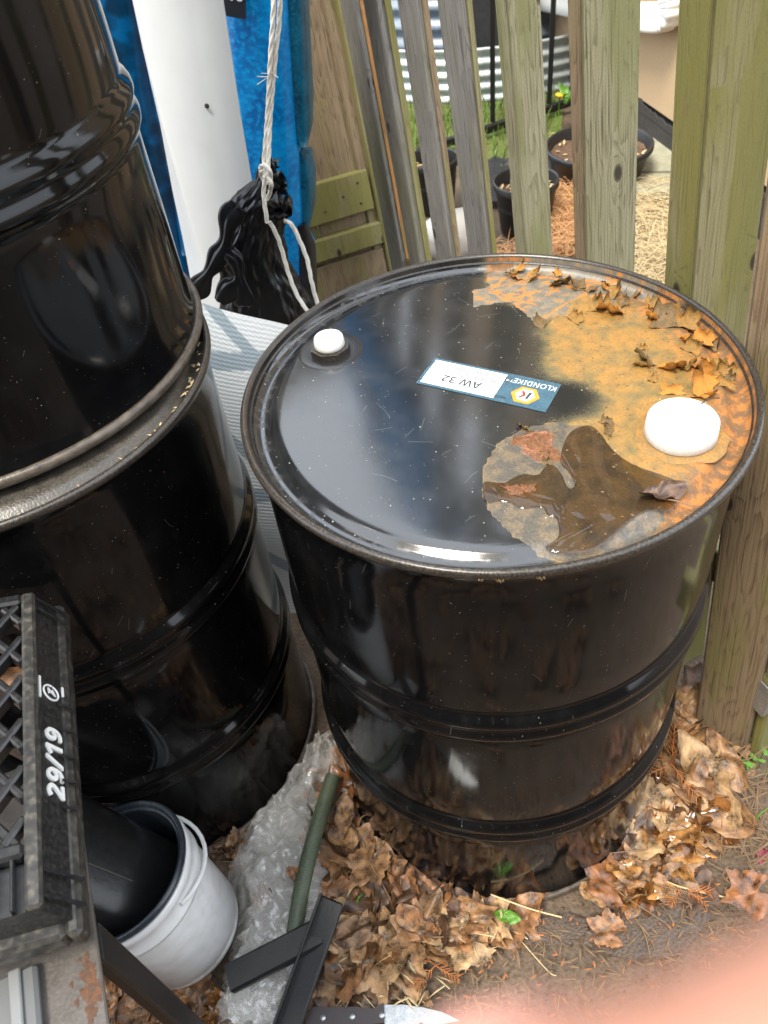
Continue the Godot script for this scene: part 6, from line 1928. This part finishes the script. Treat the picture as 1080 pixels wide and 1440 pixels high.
	var vine := thing("vine", "thin bare brown vine curling in front of the post", "vine")
	var sv := begin()
	tube(sv, curve_points([Vector3(0.4066, 0.0200, 0.0489), Vector3(0.4259, 0.0600, 0.0367), Vector3(0.4505, 0.0800, 0.0270), Vector3(0.4333, 0.0700, 0.0498), Vector3(0.4500, 0.0800, 0.0516), Vector3(0.4768, 0.1000, 0.0394), Vector3(0.5063, 0.0800, 0.0346)], 0.006), 0.0012, 6)
	part("stem", sv, M.twig, vine)
	for q in [[Vector3(0.4373, 0.0000, 0.1565), Vector3(0.4483, 0.0400, 0.1417), Vector3(0.4727, 0.0600, 0.1269), "green grass blade at the right edge below the weed", 0.004], [Vector3(-0.2327, 0.0300, 0.3216), Vector3(-0.2259, 0.0450, 0.3114), Vector3(-0.2187, 0.0400, 0.3047), "tiny green seedling among the leaves left of the drum", 0.004], [Vector3(0.4491, 0.0000, 0.0303), Vector3(0.4503, 0.0200, 0.0291), Vector3(0.4482, 0.0400, 0.0310), "short green sprout touching the post", 0.003]]:
		var gb := thing("grass_blade", q[3], "grass")
		var st := begin()
		tube(st, curve_points([q[0], q[1], q[2]], 0.005), q[4], 5, 0, 0.02, 0.0, 0.15)
		part("blade", st, M.leaf_green, gb)
	var pet := thing("petal", "single magenta petal on the earth at the right edge", "petal")
	var sp2 := begin()
	curled(sp2, Vector3(0.4463, 0.0060, 0.1951), 0.02, 0.018, 0.6, 1.2, 0.3)
	curled(sp2, Vector3(0.4514, 0.0060, 0.2032), 0.016, 0.014, 2.6, 1.0, 0.3)
	part("petal", sp2, col(Color(0.62, 0.10, 0.36), 0.6), pet)

# ---------------------------------------------------------------- the photographer's finger, half before the lens
func build_finger() -> void:
	var o := cam_pos()
	var x := Vector3(0.9910, -0.1001, -0.0886)
	var y := Vector3(0.0062, 0.6968, -0.7173)
	var f := -(Vector3(0.1335, 0.7103, 0.6911))
	var loc := func(a: float, b: float, c: float) -> Vector3: return o + x * a + y * b + f * c
	# joints in the lens's own axes: right, up, forward (metres): a hand reaching round from below right, forefinger before the lens
	var chains := [
		[[0.060, -0.088, 0.020, 0.0110], [0.040, -0.052, 0.036, 0.0090], [0.0225, -0.0235, 0.0300, 0.0082], [0.0055, -0.0249, 0.0255, 0.0074]],   # forefinger, bent across
		[[0.078, -0.098, 0.018, 0.0112], [0.072, -0.060, 0.046, 0.0092], [0.058, -0.062, 0.062, 0.0082], [0.046, -0.080, 0.058, 0.0072]],
		[[0.093, -0.108, 0.014, 0.0106], [0.094, -0.074, 0.044, 0.0088], [0.080, -0.076, 0.060, 0.0078], [0.066, -0.092, 0.054, 0.0070]],
		[[0.104, -0.120, 0.008, 0.0094], [0.110, -0.094, 0.034, 0.0076], [0.098, -0.094, 0.048, 0.0068], [0.086, -0.106, 0.044, 0.0060]],
		[[0.058, -0.150, 0.000, 0.0150], [0.034, -0.122, 0.010, 0.0112], [0.022, -0.098, 0.016, 0.0095], [0.016, -0.078, 0.018, 0.0080]],
		[[0.085, -0.175, -0.020, 0.0260], [0.066, -0.100, 0.012, 0.0140]], [[0.085, -0.175, -0.020, 0.0260], [0.082, -0.110, 0.010, 0.0150]], [[0.090, -0.175, -0.020, 0.0260], [0.100, -0.122, 0.006, 0.0140]],
		[[0.085, -0.175, -0.020, 0.0270], [0.110, -0.235, -0.035, 0.0255]],
	]
	var bones := []
	for c in chains:
		for k in c.size() - 1:
			bones.append([Vector3(c[k][0], c[k][1], c[k][2]), Vector3(c[k + 1][0], c[k + 1][1], c[k + 1][2]), c[k][3], c[k + 1][3]])
	var cell := 0.004
	var lo := Vector3(-0.012, -0.262, -0.068)
	var nx := 40; var ny := 66; var nz := 38
	var field := PackedFloat32Array()
	field.resize(nx * ny * nz)
	field.fill(0.05)
	for b in bones:
		var a: Vector3 = b[0]; var d: Vector3 = b[1] - b[0]
		var l2 := d.length_squared()
		var pad: float = maxf(b[2], b[3]) + 0.014
		var mn := ((a.min(b[1]) - Vector3.ONE * pad - lo) / cell).floor()
		var mx := ((a.max(b[1]) + Vector3.ONE * pad - lo) / cell).ceil()
		for i in range(maxi(int(mn.x), 0), mini(int(mx.x), nx - 1) + 1):
			for j in range(maxi(int(mn.y), 0), mini(int(mx.y), ny - 1) + 1):
				for k in range(maxi(int(mn.z), 0), mini(int(mx.z), nz - 1) + 1):
					var p := lo + Vector3(i, j, k) * cell
					var t := clampf((p - a).dot(d) / l2, 0.0, 1.0)
					var v: float = (p - a - d * t).length() - lerpf(b[2], b[3], t)
					var n := (i * ny + j) * nz + k
					var w := field[n]
					var h := clampf(0.5 + 0.5 * (w - v) / 0.004, 0.0, 1.0)
					field[n] = lerpf(w, v, h) - 0.004 * h * (1.0 - h)
	# surface nets
	var id := {}
	var pts := []
	for i in nx - 1:
		for j in ny - 1:
			for k in nz - 1:
				var base := (i * ny + j) * nz + k
				var val := [field[base], field[base + ny * nz], field[base + nz], field[base + ny * nz + nz], field[base + 1], field[base + ny * nz + 1], field[base + nz + 1], field[base + ny * nz + nz + 1]]
				var neg := 0
				for v in val:
					if v < 0.0: neg += 1
				if neg == 0 or neg == 8: continue
				var sum := Vector3.ZERO
				var cnt := 0
				for e in [[0, 1], [2, 3], [4, 5], [6, 7], [0, 2], [1, 3], [4, 6], [5, 7], [0, 4], [1, 5], [2, 6], [3, 7]]:
					var va: float = val[e[0]]; var vb: float = val[e[1]]
					if (va < 0.0) != (vb < 0.0):
						var ca := Vector3(e[0] & 1, (e[0] >> 1) & 1, (e[0] >> 2) & 1)
						var cb := Vector3(e[1] & 1, (e[1] >> 1) & 1, (e[1] >> 2) & 1)
						sum += ca.lerp(cb, va / (va - vb))
						cnt += 1
				id[base] = pts.size()
				var q: Vector3 = lo + (Vector3(i, j, k) + sum / cnt) * cell
				pts.append(loc.call(q.x, q.y, q.z))
	var st := begin()
	var sx := ny * nz
	var sy := nz
	for i in range(1, nx - 1):
		for j in range(1, ny - 1):
			for k in range(1, nz - 1):
				var n := i * sx + j * sy + k
				for e in [[sx, sy, 1], [sy, 1, sx], [1, sx, sy]]:
					if (field[n] < 0.0) != (field[n + e[0]] < 0.0):
						var q := [n, n - e[1], n - e[1] - e[2], n - e[2]]
						if not (id.has(q[0]) and id.has(q[1]) and id.has(q[2]) and id.has(q[3])): continue
						if field[n] >= 0.0: q.reverse()
						for t in [[0, 1, 2], [0, 2, 3]]:
							for s in t: vert(st, pts[id[q[s]]])
	var skin := mottled(256, 0.02, 130, Color(0.66, 0.47, 0.39), Color(0.70, 0.52, 0.44), Color(0.62, 0.41, 0.34), 0.5, 0.0, 20.0)
	skin.subsurf_scatter_enabled = true
	skin.subsurf_scatter_strength = 0.15
	var hand := thing("hand", "photographer's hand whose blurred finger fills the lower right corner", "hand")
	part("skin", st, skin, hand)
	var nail := begin()
	loft(nail, [[loc.call(0.0095, -0.0254, 0.0335), x * 0.001, y * 0.004, 1.0], [loc.call(0.0075, -0.0254, 0.0338), x * 0.0014, y * 0.0048, 1.0], [loc.call(0.003, -0.0256, 0.0330), x * 0.0016, y * 0.0046, 1.0], [loc.call(-0.001, -0.0258, 0.0312), x * 0.001, y * 0.003, 1.0]], 16)
	part("nail", nail, col(Color(0.88, 0.66, 0.60), 0.3), hand)
